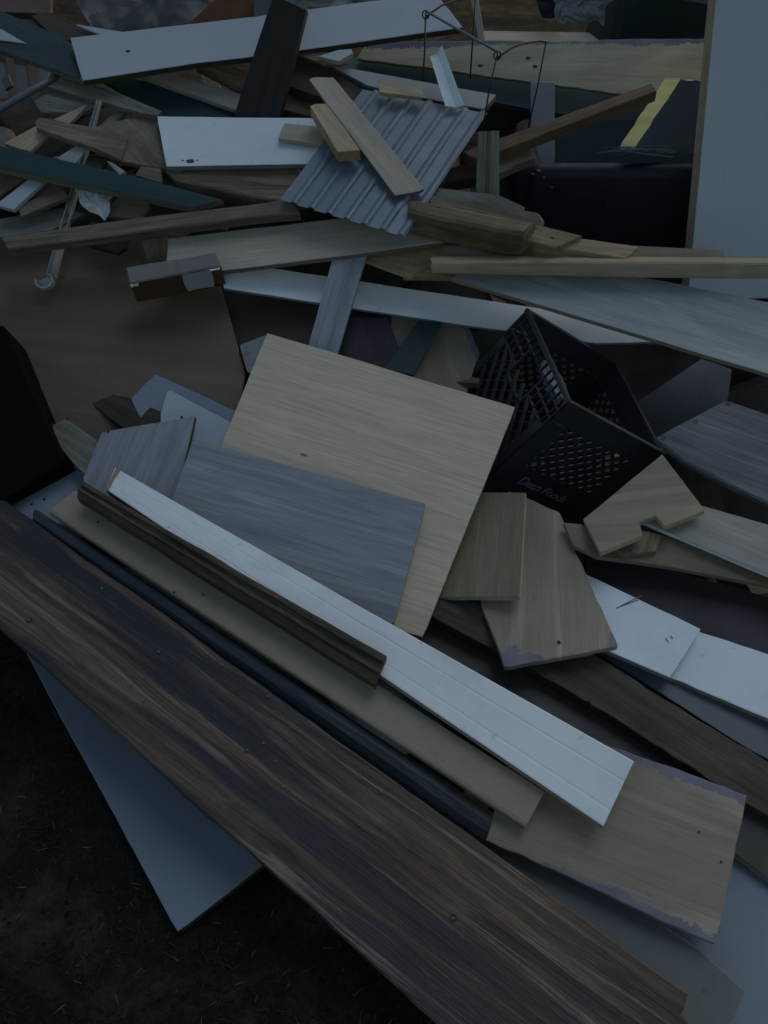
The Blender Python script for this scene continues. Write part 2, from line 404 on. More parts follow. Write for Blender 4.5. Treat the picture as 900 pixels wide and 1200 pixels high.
f5 = strip('fascia_board', 'long white primed fascia board with two fine grooves and a chipped left end', 'fascia board',
      [(135, 548), (743, 892), (707, 968), (124, 573)], [(130, 560, .128), (725, 930, .102)],
      [(0, -.001), (.02, 0), (.30, 0), (.315, -.0005), (.335, -.0005), (.35, 0), (.74, 0), (.755, -.0005), (.775, -.0005), (.79, 0), (.98, 0), (1, -.001)], .018, 'white_matt', 'mdf', 'f')
bm = bmesh.new()
c0 = local(f5, 136, 549); c1 = local(f5, 124, 573); c2 = local(f5, 127, 576); c3 = local(f5, 134, 562); c4 = local(f5, 141, 552)
vs = [bm.verts.new((c.x, c.y, .0012)) for c in (c0, c1, c2, c3, c4)]; bm.faces.new(vs)
r = bmesh.ops.extrude_face_region(bm, geom=bm.faces[:]); bmesh.ops.translate(bm, verts=[v for v in r['geom'] if isinstance(v, bmesh.types.BMVert)], vec=(0, 0, -.003))
bmesh.ops.recalc_face_normals(bm, faces=bm.faces); part('chipped_end', f5, bm, 'chip_edge')
f6 = board('plywood_sheet', 'pale plywood sheet with purple-painted long edges, under the right end of the white fascia', 'plywood',
      [(568, 985), (610, 835), (876, 932), (838, 1106)], [(568, 985, .046), (876, 932, .058), (838, 1106, .05)], .014, 'ply_two_edges', 'ply', 'f', g=(1, 2), rag=.0022)
nails(f6, [(819, 975), (845, 1010)], .002, 'darkwood', 'screw_hole')
board('grey_board', 'dirty grey-green board poking out at the bottom right beneath the plywood sheet', 'board',
      [(540, 950), (798, 1097), (831, 1122), (873, 1162), (853, 1203), (830, 1260), (520, 1060)], [(600, 1010, .012), (850, 1170, .012)], .018, 'greygreen', 'dark_edge', 'f', g=0)
board('blue_white_sheet', 'glossy pale blue panel in the bottom right corner, lowest in its stack', 'panel',
      [(700, 930), (1010, 1010), (1010, 1420), (700, 1300)], [(850, 1050, -.03), (900, 1150, -.02)], .018, 'bluegrey', 'dark_edge', 'f')
board('torn_plank', 'long dark torn plywood plank with layered edge running down to the right frame edge', 'plank',
      [(500, 690), (560, 690), (720, 782), (935, 914), (935, 978), (800, 893), (690, 822), (505, 722)], [(520, 712, .03), (850, 900, .02)], .03, 'plyply', 'plyply', 'f', g=(2, 3), rag=.003)
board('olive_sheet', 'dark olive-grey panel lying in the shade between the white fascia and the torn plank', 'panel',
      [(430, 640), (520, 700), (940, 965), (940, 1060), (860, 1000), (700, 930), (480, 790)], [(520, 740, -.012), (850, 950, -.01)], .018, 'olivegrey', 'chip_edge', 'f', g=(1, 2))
board('slate_sheet', 'dull slate-grey panel right of the torn plank under the long white board', 'panel',
      [(690, 700), (960, 800), (960, 920), (880, 880), (700, 765)], [(720, 770, .0), (900, 860, .0)], .016, 'steelgrey', 'dark_edge', 'f')
board('white_shelf', 'long white board running off the right edge beneath the shorter white offcut', 'board',
      [(660, 690), (780, 722), (822, 741), (960, 786), (960, 866), (900, 842), (800, 800), (690, 757)], [(720, 750, .008), (890, 820, .022)], .016, 'white', 'chip_edge', 'f', g=(3, 4))
wo = board('white_offcut', 'short white offcut with pencil scuffs, topmost of the white pair at right', 'board',
      [(672, 660), (688, 673), (822, 737), (785, 794), (660, 740)], [(700, 700, .028), (790, 780, .046)], .014, 'white', 'greypaint', 'f', g=(1, 2))
for a, b_ in (((722, 713), (752, 698)), ((727, 711), (748, 703)), ((780, 748), (783, 753)), ((786, 745), (788, 749))):
    p0, p1 = local(wo, *a), local(wo, *b_); d = (p1 - p0).normalized(); s = Vector((-d.y, d.x, 0)) * .0011
    bm = bmesh.new(); bm.faces.new([bm.verts.new((v.x, v.y, .0006)) for v in (p0 - s, p1 - s, p1 + s, p0 + s)])
    part('scuff_mark', wo, bm, 'slate')
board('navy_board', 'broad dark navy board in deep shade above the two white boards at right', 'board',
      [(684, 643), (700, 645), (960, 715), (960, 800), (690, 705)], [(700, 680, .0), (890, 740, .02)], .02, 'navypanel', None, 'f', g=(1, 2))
board('brown_board', 'thin tan-brown board sticking out to the right beneath the white-edged shelf', 'board',
      [(660, 612), (760, 622), (960, 680), (960, 702), (900, 686), (780, 664), (700, 653), (672, 640)], [(700, 645, .06), (880, 675, .075)], .012, 'beige_brown', None, 'f', g=(1, 2))
board('edged_shelf', 'grey-brown board with a crisp white front edge, running off the right frame edge', 'board',
      [(752, 611), (822, 592), (960, 632), (960, 698)], [(760, 610, .085), (890, 640, .10)], .012, 'graytan', 'white', 'f', g=(3, 0))
board('pine_block', 'small square-ended pine block beneath the notched plywood', 'block',
      [(715, 640), (745, 619), (776, 627), (770, 646), (732, 650)], [(740, 640, .077), (768, 640, .08)], .022, 'pine_dirty', None, 'f', g=(2, 3))
board('notched_plywood', 'pale plywood offcut with a square notch, sticking out below the milk crate', 'plywood',
      [(683, 608), (776, 532), (826, 598), (779, 617), (769, 604), (749, 612), (753, 628), (703, 648)],
      [(683, 607, .07), (826, 598, .125), (703, 648, .105)], .012, 'ply', 'pine_pale', 'f', g=(0, 2), rag=.001)
wg = board('weathered_shelf', 'wide grey weathered board with three dark screw holes, at the right frame edge', 'board',
      [(767, 513), (851, 468), (960, 506), (960, 620), (900, 590), (800, 540)], [(767, 513, .02), (851, 468, .03), (900, 580, .06)], .022, 'greywash', 'greywash', 'h', g=(1, 2), rag=.001, b=.004)
holes(wg, [(777, 513), (815, 494), (853, 473)], .006)
board('navy_sheet', 'dark blue-grey panel standing on edge behind the milk crate and the grey weathered board', 'panel',
      [(735, 478), (822, 420), (858, 432), (853, 470), (790, 530), (740, 540)], [(745, 478, 1.78), (822, 425, 1.9), (850, 468, 1.80)], .018, 'slate', None, 'y')
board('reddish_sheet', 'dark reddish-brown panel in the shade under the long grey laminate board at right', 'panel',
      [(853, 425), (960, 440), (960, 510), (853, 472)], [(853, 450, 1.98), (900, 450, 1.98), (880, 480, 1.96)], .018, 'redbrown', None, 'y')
board('stained_plywood', 'pale plywood offcut with purple-stained lower end and ragged edge, leaning below the milk crate', 'plywood',
      [(591, 782), (563, 704), (596, 575), (655, 600), (724, 757)], [(591, 782, .060), (724, 757, .072), (620, 600, .02)], .014, 'ply_end', 'ply', 'f', g=(0, 2), rag=.0022)
nails(bpy.data.objects['stained_plywood'], [(655, 753)], .004, 'darkwood', 'screw_hole')
board('veneer_offcut', 'small square brown veneered offcut wedged between the beige panel and the stained plywood', 'board',
      [(540, 577), (616, 577), (609, 700), (505, 700)], [(616, 577, .062), (609, 700, .088), (505, 700, .028)], .012, 'beige_brown', 'tan', 'f', g=(1, 2))
f21 = board('beige_board', 'large pale beige wood-grain panel lying tilted in the middle of the heap', 'panel',
      [(313, 390), (604, 477), (495, 747), (205, 655)], [(313, 390, .14), (604, 477, .115), (495, 747, .05)], .02, 'beige', 'oldwood', 'f', g=0, b=.001)
holes(f21, [(356, 533)], .008, .003, 'scuff_spot', 'oldgrey')
f23 = board('grey_laminate_end', 'grey wood-grain board end with grain running upward, left of the long grey board', 'board',
      [(97, 560), (119, 506), (229, 487), (205, 590), (180, 640), (110, 600)], [(119, 506, .106), (229, 487, .110), (150, 590, .085)], .018, 'greylam', 'dark_edge', 'f', g=(0, 1))
nails(f23, [(127, 506), (213, 489)], .003, 'darkwood', 'screw_head')
f22 = board('grey_laminate_board', 'large grey wood-grain laminate board overlapping the beige panel', 'board',
      [(226, 514), (499, 590), (462, 728), (430, 760), (196, 600)], [(226, 514, .125), (499, 590, .118), (462, 726, .078)], .016, 'greylam', 'chip_edge', 'f', g=0)
board('white_sheet', 'white panel whose corner peeks out behind the grey board end, underneath the other white sheet', 'panel',
      [(153, 467), (182, 438), (300, 492), (290, 580), (200, 560)], [(153, 467, .05), (182, 438, .05), (280, 500, .06)], .012, 'bluegrey', 'white', 'f', g=(1, 2))
board('white_cover_sheet', 'smaller rounded-corner white sheet resting on the blue-white panel behind the grey board', 'panel',
      [(188, 484), (196, 458), (200, 457), (290, 505), (285, 600), (190, 560)], [(188, 484, .075), (265, 492, .075)], .012, 'whitegrey', 'whitegrey', 'f', g=(2, 3))
board('dark_shard', 'dark splintered brown plank end lying on the brown sheet left of the white panels', 'plank',
      [(95, 462), (112, 457), (150, 465), (200, 488), (190, 520), (142, 500), (112, 478)], [(97, 460, .03), (190, 500, .06)], .02, 'darkwood', None, 'f', g=(2, 3), rag=.003)
gp = board('grey_plank_end', 'grey-green plank end with two nails beside the black tub', 'plank',
      [(50, 503), (77, 490), (113, 515), (120, 560), (97, 554)], [(60, 500, .062), (100, 545, .08)], .018, 'oldgrey', None, 'f', g=(1, 2))
nails(gp, [(60, 503), (79, 491)], .003, 'darkwood')
bw = board('blue_white_board', 'pale blue-white board with small holes beneath the left ends of the long strips', 'board',
      [(6, 583), (80, 536), (135, 560), (90, 640), (40, 620)], [(8, 583, .02), (90, 545, .03)], .016, 'bluewhite', 'dark_edge', 'f', g=(0, 1))
holes(bw, [(26, 585), (37, 591), (44, 571), (52, 585)], .003)

# ================================================================== BROWN SHEETS, LEFT MIDDLE
board('brown_sheet', 'large plain brown board sheet lying flat at left under the long planks', 'sheet',
      [(-60, 262), (245, 285), (288, 440), (262, 560), (60, 560), (-60, 520)], [(0, 300, -.02), (250, 300, -.02), (100, 520, -.01)], .012, 'brownsheet', 'dark_edge', 'h', g=0)
board('dark_brown_sheet', 'darker brown sheet right of the crack, beneath the beige panel and long white board', 'sheet',
      [(252, 320), (400, 330), (460, 370), (440, 480), (300, 470)], [(260, 340, -.035), (400, 360, -.035)], .012, 'brownsheet2', 'dark_edge', 'h', g=0)
board('metal_flashing', 'small torn grey piece with pale crust at the upper left corner of the beige panel', 'flashing',
      [(281, 404), (296, 398), (312, 392), (306, 440), (290, 436)], [(281, 404, .0), (300, 430, .005)], .003, 'foil', None, 'h', rag=.002)
# painted block
bk = board('painted_block', 'short brown wooden block with crusty grey paint on its top, lying on the brown sheet', 'block',
      [(147, 313), (252, 295), (260, 312), (151, 332)], [(147, 313, .11), (252, 295, .11), (256, 312, .11)], .075, 'crust', 'redwood', 'h', g=0, rag=.0015, b=.003)
Mi = bk.matrix_world.inverted()
def front_patch(name, px0, px1, m, z0, z1, bulge=.0015):
    a, b_ = local(bk, *px0), local(bk, *px1); bm = bmesh.new(); d = (b_ - a).normalized()
    nn = Vector((d.y, -d.x, 0)); 
    if (Mi @ CAM - a).dot(nn) < 0: nn = -nn
    vs = []
    for k, (u, z) in enumerate(((0, z0), (.5, z0 - .002), (1, z0), (1.03, (z0 + z1) / 2), (.98, z1), (.45, z1 + .003), (.02, z1), (-.04, (z0 + z1) / 2))):
        w = a.lerp(b_, u); vs.append(bm.verts.new((w.x + nn.x * bulge, w.y + nn.y * bulge, z)))
    bm.faces.new(vs); r = bmesh.ops.extrude_face_region(bm, geom=bm.faces[:])
    bmesh.ops.translate(bm, verts=[v for v in r['geom'] if isinstance(v, bmesh.types.BMVert)], vec=-nn * bulge * 1.2)
    bmesh.ops.recalc_face_normals(bm, faces=bm.faces); part(name, bk, bm, m)
front_patch('duct_tape', (213, 320), (246, 314), 'whitegrey', -.004, -.068)
front_patch('plaster_blob', (152, 332), (161, 330), 'white_matt', -.004, -.013, .003)
front_patch('plaster_blob', (246, 315), (257, 313), 'white_matt', -.002, -.007, .003)
front_patch('paint_drip', (176, 327), (179, 326), 'whitegrey', -.012, -.045, .001)

# black tub at left edge
bt = board('black_tub', 'black plastic tub at the left edge, partly out of view', 'tub',
      [(-160, 380), (4, 381), (54, 497), (76, 541), (6, 585), (-160, 590)], [(4, 381, .10), (54, 497, .08), (6, 575, .06)], .12, 'matt_black', None, 'h', g=(1, 2), grp=None, b=.002)

# ================================================================== MIDDLE BAND
board('tan_shelf', 'long pale tan board spanning below the corrugated metal sheet', 'board',
      [(197, 279), (516, 242), (520, 283), (430, 296), (255, 318), (193, 326)], [(197, 279, .076), (516, 242, .10), (520, 283, .10)], .016, 'tan', 'oldwood', 'h', g=0)
lp = board('long_batten', 'long weathered timber batten crossing the left side with a dark knot hole', 'batten',
      [(1, 277), (150, 256), (342, 233), (352, 249), (300, 254), (8, 292)], [(5, 285, .10), (345, 240, .13)], .028, 'oldwood', 'oldwood', 'h', g=(0, 2), b=.003)
holes(lp, [(108, 262)], .009, .004, 'knot_hole')
board('grey_strip_board', 'grey wood-grain slat standing between the tan board and the beige panel', 'slat',
      [(393, 290), (431, 296), (395, 416), (361, 406)], [(395, 300, .078), (428, 303, .078), (380, 408, .04)], .014, 'greylam', 'greypaint', 'h', g=(0, 3))
board('long_white_board', 'very long white board passing under the grey slat towards the milk crate', 'board',
      [(262, 337), (262, 306), (640, 362), (768, 401), (700, 402), (553, 382), (375, 355)], [(270, 335, .042), (640, 382, -.06)], .010, 'white', 'greypaint', 'h', g=(1, 2))
board('grey_white_laminate', 'wide long grey-white laminate board with chipboard edge running to the right frame edge', 'board',
      [(529, 326), (575, 290), (763, 326), (960, 366), (960, 456)], [(530, 326, .075), (763, 326, .075), (900, 430, .085)], .014, 'palelam', 'chip_edge', 'h', g=(4, 0))
board('pine_beam', 'long pale pine two-by-four lying across the right side above the grey laminate board', 'beam',
      [(505, 307), (700, 307), (960, 309), (960, 328), (700, 325), (505, 321)], [(505, 307, 1.875), (505, 321, 1.87), (900, 327, 1.865)], .040, 'pine_pale', None, 'y', g=(0, 1), b=.003)
board('brown_lath', 'thin brown lath end behind the pine two-by-four at right', 'lath',
      [(520, 288), (700, 285), (848, 293), (854, 312), (520, 312)], [(640, 290, .098), (850, 297, .10)], .012, 'beige_brown', None, 'h')
pb = board('pine_offcut', 'short square pine offcut with a dark knot, right of the big timber chunk', 'offcut',
      [(600, 275), (622, 261), (683, 276), (650, 291)], [(630, 280, .152), (683, 276, .148)], .018, 'pine', None, 'h', g=(1, 2), b=.002)
holes(pb, [(647, 279)], .005, .003, 'knot', 'darkwood')
board('pine_offcut', 'pine offcut lying half under the knotted one, pointing right towards the navy tub', 'offcut',
      [(640, 284), (683, 279), (749, 289), (733, 303), (660, 292)], [(680, 285, .135), (740, 295, .132)], .018, 'pine', None, 'h', g=(1, 2), b=.002)
board('timber_chunk', 'thick weathered square timber chunk with a damaged end, centre right', 'timber',
      [(478, 234), (508, 236), (628, 261), (616, 276), (580, 270), (520, 257), (478, 246)], [(508, 237, .185), (628, 261, .185)], .082, 'pine_dirty', 'pine_dirty', 'h', g=(1, 2), rag=.003, b=.006)
board('rounded_timber_end', 'dull timber end with a rounded corner just behind the thick timber chunk', 'timber',
      [(500, 226), (585, 236), (632, 248), (639, 258), (630, 270), (500, 250)], [(500, 240, .155), (630, 255, .155)], .045, 'oldwood', None, 'h', g=(1, 2), rag=.002, b=.008)
board('grey_wedge', 'grey-green wedge-shaped offcut behind the grooved trim piece', 'offcut',
      [(505, 219), (585, 228), (616, 243), (610, 252), (505, 243)], [(505, 230, .145), (610, 248, .145)], .02, 'oldgrey', None, 'h', g=(1, 2))
board('pine_slab', 'flat pine slab with a cut corner below the tan board end', 'offcut',
      [(424, 303), (452, 293), (531, 287), (481, 324)], [(430, 305, .055), (531, 287, .07), (481, 324, .07)], .013, 'pine', 'pine_pale', 'h', g=(3, 0))
board('pine_strip_end', 'small pine strip end poking out under the pine two-by-four', 'offcut',
      [(472, 324), (500, 308), (540, 312), (534, 325)], [(472, 324, .06), (534, 325, .065)], .016, 'pine', None, 'h', g=(3, 0))
gt = strip('grooved_trim', 'upright grey-tan trim piece with a central groove, standing beside the corrugated sheet', 'trim',
      [(585, 251), (585, 153), (561, 154), (557, 251)], [(585, 251, 2.06), (585, 154, 2.16), (557, 250, 2.06)],
      [(0, 0), (.42, 0), (.46, -.006), (.58, -.006), (.62, 0), (1, 0)], .016, 'oldgrey', None, 'y', wob=.0005)
# corrugated sheet
def corrugated():
    n, p = plane([(425, 104, .14), (572, 132, .15), (475, 276, .165)], 'h')
    TL, TR, BR, BL = [hit(*c, n, p) for c in ((425, 103), (571, 131), (474, 277), (328, 232))]
    org = (TL + TR + BR + BL) / 4; M = frame(org, BL - TL, n); Mi = M.inverted()
    TL, TR, BR, BL = [Mi @ v for v in (TL, TR, BR, BL)]
    bm = bmesh.new(); prof = []; nr = 7
    # broad flats between the ribs
    for k in range(nr):
        for a, z in ((0, 0), (.10, .0), (.56, .0), (.64, .004), (.70, .0062), (.82, .0068), (.90, .0055), (.96, .002)):
            prof.append(((k + a) / nr, z))
    prof.append((1, 0))
    NS = 24; g = []
    for i in range(NS + 1):
        for v, z in prof:
            w = TL.lerp(BL, i / NS).lerp(TR.lerp(BR, i / NS), v)
            w.z = z + noise.noise(Vector((w.x * 5, w.y * 5, 2))) * .003 - .004
            if i in (0, NS): w.x += noise.noise(Vector((0, w.y * 20, i))) * .003
            g.append(bm.verts.new(w))
    K = len(prof)
    for i in range(NS):
        for k in range(K - 1): bm.faces.new((g[i * K + k], g[i * K + k + 1], g[(i + 1) * K + k + 1], g[(i + 1) * K + k]))
    bmesh.ops.recalc_face_normals(bm, faces=bm.faces)
    o = mesh_obj('corrugated_sheet', bm, 'corrugated', None, M, smooth=True)
    o.data.polygons.foreach_set('use_smooth', [False] * len(o.data.polygons))
    s = o.modifiers.new('thickness', 'SOLIDIFY'); s.thickness = .0012
    tag(o, 'grey-blue corrugated metal roofing sheet with raised ribs, lying tilted near the top centre', 'roofing sheet')
corrugated()
wp = board('white_laminate_board', 'bright white laminate board with a small oval hole, left of the corrugated sheet', 'board',
      [(184, 136), (420, 139), (420, 191), (195, 195)], [(184, 136, .125), (400, 138, .125), (195, 195, .125)], .014, 'white', 'greypaint', 'h', g=0, b=.001)
holes(wp, [(223, 189)], .010, .006, 'lock_hole', 'plyply'); holes(wp, [(214, 188), (231, 188)], .0022)
board('rough_timber', 'rough brown timber lying under the bright white laminate board', 'timber',
      [(186, 194), (350, 196), (372, 228), (330, 238), (205, 211)], [(195, 205, .098), (350, 215, .10)], .045, 'pine_dirty', None, 'h', g=0, rag=.002, b=.004)
board('brown_offcut', 'small plain brown offcut lying across the right end of the white laminate board', 'offcut',
      [(333, 144), (385, 149), (385, 170), (326, 162)], [(333, 144, .142), (380, 150, .142)], .014, 'tan', None, 'h', g=0)
board('bevelled_lath', 'grey-tan lath lying diagonally across the corrugated sheet', 'lath',
      [(362, 93), (367, 90), (390, 90), (497, 221), (492, 224), (463, 229)], [(375, 92, .172), (480, 225, .176), (463, 229, .176)], .010, 'tan', 'oldwood', 'h', g=(2, 3), b=.001)
board('short_pine_block', 'short pale pine block lying beside the diagonal lath on the corrugated sheet', 'block',
      [(363, 124), (368, 121), (382, 121), (422, 176), (396, 178)], [(365, 123, .195), (400, 178, .198)], .032, 'pine_pale', 'pine', 'h', g=(2, 3), b=.001)
board('small_pine_offcut', 'small pine offcut on the top left corner of the corrugated sheet', 'offcut',
      [(443, 94), (495, 103), (495, 114), (444, 108)], [(443, 95, .172), (495, 103, .175)], .012, 'pine_pale', None, 'h', g=0)
strip('white_angle_trim', 'short white L-shaped plastic trim standing on the top edge of the corrugated sheet', 'trim',
      [(517, 57), (543, 126), (522, 124), (504, 66)], [(517, 57, 2.42), (543, 126, 2.30), (522, 124, 2.30)],
      [(0, .012), (.08, .010), (.38, -.002), (.5, -.004), (1, 0)], .002, 'white', None, 'y', grp=None)

# ================================================================== UPPER LEFT
db = board('dark_plank', 'dark charred-looking plank standing upright across the long white board', 'plank',
      [(320, -6), (359, 11), (322, 160), (266, 160)], [(322, 3, .27), (358, 12, .27), (300, 136, .107)], .022, 'blackwood', 'blackwood', 'h', g=(1, 2))
lw = board('long_white_plank', 'long white plank across the top left with one small dark hole', 'plank',
      [(82, 44), (300, 19), (510, -9), (543, 32), (300, 66), (228, 74), (97, 94)], [(82, 44, .16), (510, -5, .16), (97, 94, .16)], .018, 'whitegrey', 'dark_edge', 'h', g=(0, 2))
holes(lw, [(150, 60)], .006, .004)
board('teal_board', 'dark teal painted board at the top left corner, upper of the pair', 'board',
      [(-60, -8), (0, 12), (70, 42), (90, 55), (96, 90), (0, 50), (-60, 30)], [(0, 25, .135), (90, 70, .13)], .016, 'tealgrey', 'oldgrey', 'h', g=(1, 2))
board('teal_board', 'dark teal board with a pale raw lower edge, lower of the top-left pair', 'board',
      [(-60, 20), (0, 41), (70, 52), (96, 84), (95, 93), (0, 59), (-60, 40)], [(0, 50, .142), (95, 90, .142)], .016, 'tealgrey', 'oldgrey', 'h', g=(1, 2))
board('dark_rough_board', 'dark brown rough board showing behind the left end of the long white plank', 'board',
      [(36, 18), (55, 13), (120, 38), (110, 46), (70, 48)], [(40, 18, .13), (110, 40, .13)], .02, 'darkwood', None, 'h')
board('white_shard', 'thin pale shard lying above the left end of the long white plank', 'offcut',
      [(88, 28), (150, 38), (140, 44), (120, 42)], [(90, 28, .142), (150, 40, .142)], .006, 'whitegrey', None, 'h')
board('pale_sliver', 'pale sliver of board between the two dark teal boards at the left edge', 'offcut',
      [(-20, 28), (0, 33), (32, 51), (0, 47), (-20, 42)], [(0, 40, .147), (30, 51, .145)], .004, 'whitegrey', None, 'h')
board('olive_plank', 'narrow olive-grey plank with a light edge below the teal boards', 'plank',
      [(55, 101), (74, 91), (130, 105), (190, 130), (184, 136), (150, 128)], [(60, 100, .115), (185, 133, .122)], .016, 'oldgrey', None, 'h', g=(2, 3))
board('short_dark_board', 'short dark board end beneath the olive-grey plank at left', 'board',
      [(38, 116), (60, 108), (120, 120), (100, 130), (48, 132)], [(40, 118, .10), (110, 122, .10)], .018, 'oldgrey', None, 'h')
board('rough_plank', 'weathered grey plank with a broken blunt left end above the long teal board', 'plank',
      [(40, 143), (47, 137), (60, 139), (112, 150), (150, 162), (142, 188), (100, 170), (42, 150)], [(45, 145, .118), (140, 175, .115)], .018, 'oldwood', None, 'h', g=(2, 3), rag=.0025)
board('wide_rough_board', 'wide weathered board left of the bright white laminate board', 'board',
      [(105, 150), (150, 138), (186, 136), (215, 200), (180, 195), (140, 188)], [(110, 152, .105), (190, 190, .105)], .016, 'oldwood', None, 'h', g=(0, 5), rag=.002)
board('long_teal_board', 'long dark blue-teal board with raw wood edge running from the left frame edge', 'board',
      [(-60, 157), (0, 171), (140, 202), (262, 234), (225, 243), (0, 197), (-60, 183)], [(0, 180, .125), (250, 235, .118)], .02, 'teal', 'oldwood', 'h', g=(1, 2))
board('grey_strip', 'dull grey strip between the long white plank and the bright white laminate board', 'strip',
      [(160, 87), (192, 84), (290, 112), (290, 132), (276, 129)], [(165, 88, .095), (282, 125, .082)], .014, 'graytan', None, 'h', g=(1, 2))
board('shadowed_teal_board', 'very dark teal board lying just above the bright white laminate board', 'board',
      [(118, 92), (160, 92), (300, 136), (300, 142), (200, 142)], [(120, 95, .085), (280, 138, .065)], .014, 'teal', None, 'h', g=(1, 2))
board('pine_batten', 'pine batten running down behind the dark upright plank', 'batten',
      [(228, 74), (262, 72), (385, 120), (368, 137), (330, 128)], [(240, 78, .10), (370, 128, .08)], .03, 'pine_dirty', None, 'h', g=(1, 2), rag=.0015)
board('dark_beam', 'dark rough beam right of the upright dark plank, running down under the diagonal lath', 'beam',
      [(340, 62), (356, 65), (444, 102), (440, 116), (410, 125), (335, 100)], [(345, 70, .115), (440, 110, .115)], .03, 'darkwood', None, 'h', g=(1, 2), rag=.0015)
board('white_edged_chip', 'small pale-faced offcut chip beside the dark upright plank', 'offcut',
      [(372, 66), (396, 58), (412, 57), (414, 62), (397, 72)], [(380, 66, .158), (410, 58, .158)], .014, 'whitegrey', 'tan', 'h')
board('tan_chip', 'dull tan sliver beneath the small pale-faced chip', 'offcut',
      [(345, 62), (380, 60), (410, 74), (380, 76)], [(350, 64, .148), (400, 72, .146)], .008, 'oldwood', None, 'h')
board('grey_runner', 'grey board running behind the corrugated sheet under the teal panel', 'board',
      [(386, 76), (412, 80), (582, 111), (567, 128), (480, 112), (430, 100)], [(390, 78, .125), (582, 111, .135)], .02, 'mauvewhite', 'oldgrey', 'h', g=(1, 2))

# metal strap with hooked end
def strap():
    n, p = plane([(120, 125, .125), (58, 335, .02)], 'h')
    pts = [hit(*c, n, p) for c in ((116, 118), (88, 222), (66, 300))]
    M = frame(pts[2], pts[0] - pts[2], n); Mi = M.inverted(); L = [Mi @ v for v in pts]
    root = bpy.data.objects.new('metal_track', None); COL.objects.link(root); root.matrix_world = M; root.empty_display_size = .05
    tag(root, 'narrow pale metal channel track with a rounded hooked end, hanging over the brown sheet', 'metal track')
    d = (L[0] - L[2]).normalized(); x1 = (L[0] - L[2]).length
    bm = bmesh.new(); W = .0115
    for y0, y1, z0, z1 in ((-W, W, -.010, -.009), (-W, -W + .0022, -.0089, .004), (W - .0022, W, -.0089, .004)):
        add_box(bm, (-.055, y0, z0), (x1, y1, z1))
    for v in bm.verts:
        if v.co.x > 0: v.co.y *= .38
    part('channel', root, bm, 'steel')
    bm = bmesh.new(); c = Vector((-.07, .012, -.004)); prev = None
    n_ = 16; inn = []; out = []
    for i in range(n_ + 1):
        a = math.radians(-95 + 270 * i / n_) + math.pi
        for R_, lst in ((.020, inn), (.0235, out)):
            for z in (-.009, .005): lst.append(bm.verts.new((c.x + math.cos(a) * R_ * .9, c.y + math.sin(a) * R_, z)))
    for i in range(n_):
        j = 2 * i
        bm.faces.new((inn[j], inn[j + 2], inn[j + 3], inn[j + 1])); bm.faces.new((out[j], out[j + 1], out[j + 3], out[j + 2]))
        bm.faces.new((inn[j + 1], inn[j + 3], out[j + 3], out[j + 1])); bm.faces.new((inn[j], out[j], out[j + 2], inn[j + 2]))
    bm.faces.new([v for v in inn if v.co.z < 0])
    bmesh.ops.recalc_face_normals(bm, faces=bm.faces)
    part('hook', root, bm, 'steel')
strap()

# ---- small stuff at the left between the planks
LEFT = [
 ('pale_lath', 'pale lath end poking out left of the metal track, above the long teal board', [(4, 168), (50, 143), (58, 155), (35, 178)], .09, 'pine_pale'),
 ('white_strip', 'bluish white slat under the long teal board at the far left', [(-6, 240), (38, 206), (54, 210), (16, 246)], .095, 'whitegrey'),
 ('grey_slat_end', 'brownish slat pointing down left beneath the long teal board', [(-40, 215), (20, 198), (36, 204), (-30, 250)], .08, 'oldwood'),
 ('brown_lath', 'brown lath beside the bluish white slat at far left', [(18, 246), (60, 205), (90, 215), (40, 250)], .075, 'oldwood'),
 ('grey_stake', 'grey stake crossing behind the metal track, above the long teal board', [(66, 185), (96, 166), (106, 170), (84, 196)], .095, 'mauvewhite'),
 ('dark_offcut', 'dark flat offcut right of the metal track below the rough plank', [(96, 178), (130, 186), (110, 205), (84, 198)], .085, 'darkwood'),
 ('short_stick', 'short pale stick just above the long teal board', [(125, 188), (131, 190), (147, 201), (140, 205)], .12, 'graytan'),
 ('upright_offcut', 'brown offcut leaning under the wide weathered board', [(158, 205), (172, 184), (188, 190), (190, 215)], .10, 'oldwood'),
 ('olive_offcut', 'dull olive offcut lying between the long teal board and the long batten', [(120, 252), (142, 226), (176, 240), (165, 258)], .07, 'oldwood'),
 ('grey_board_end', 'grey-brown board end at far left above the long batten', [(-30, 262), (70, 243), (100, 250), (60, 270), (-30, 282)], .05, 'oldgrey'),
 ('thin_batten', 'thin batten above the long batten at the left frame edge', [(20, 240), (74, 222), (82, 230), (24, 254)], .085, 'oldwood'),
 ('brown_wedge', 'small brown wedge board below the long batten, above the painted block', [(165, 282), (196, 276), (200, 312), (172, 305)], .03, 'oldwood'),
 ('rusty_wedge', 'dark rusty wedge tucked under the long batten', [(100, 286), (152, 278), (148, 290), (138, 297)], .03, 'redbrown'),
 ('pale_strip', 'pale triangular strip above the rough plank beside the metal track', [(62, 140), (98, 123), (104, 122), (80, 146)], .10, 'pine_pale'),
 ('grey_lath', 'greyish lath rising to the right of the metal track behind the rough plank', [(112, 150), (138, 128), (150, 128), (126, 155)], .095, 'oldgrey'),
 ('dark_stub', 'dark stubby board behind the metal track top', [(84, 144), (110, 122), (118, 128), (114, 150)], .085, 'darkwood')]
for nm, lb, poly, h, m in LEFT:
    board(nm, lb, 'offcut', poly, [(poly[0][0], poly[0][1], h), (poly[2][0], poly[2][1], h + .004)], .012, m, None, 'h', rag=.0012)
crumple('plastic_packaging', 'crumpled clear plastic packaging tucked below the long teal board', 'packaging', [(84, 214), (136, 226), (122, 262), (100, 245)], [(84, 214, .095), (130, 240, .085)], 'h', 'bag', .014, 22, 22, 18, seed=3)

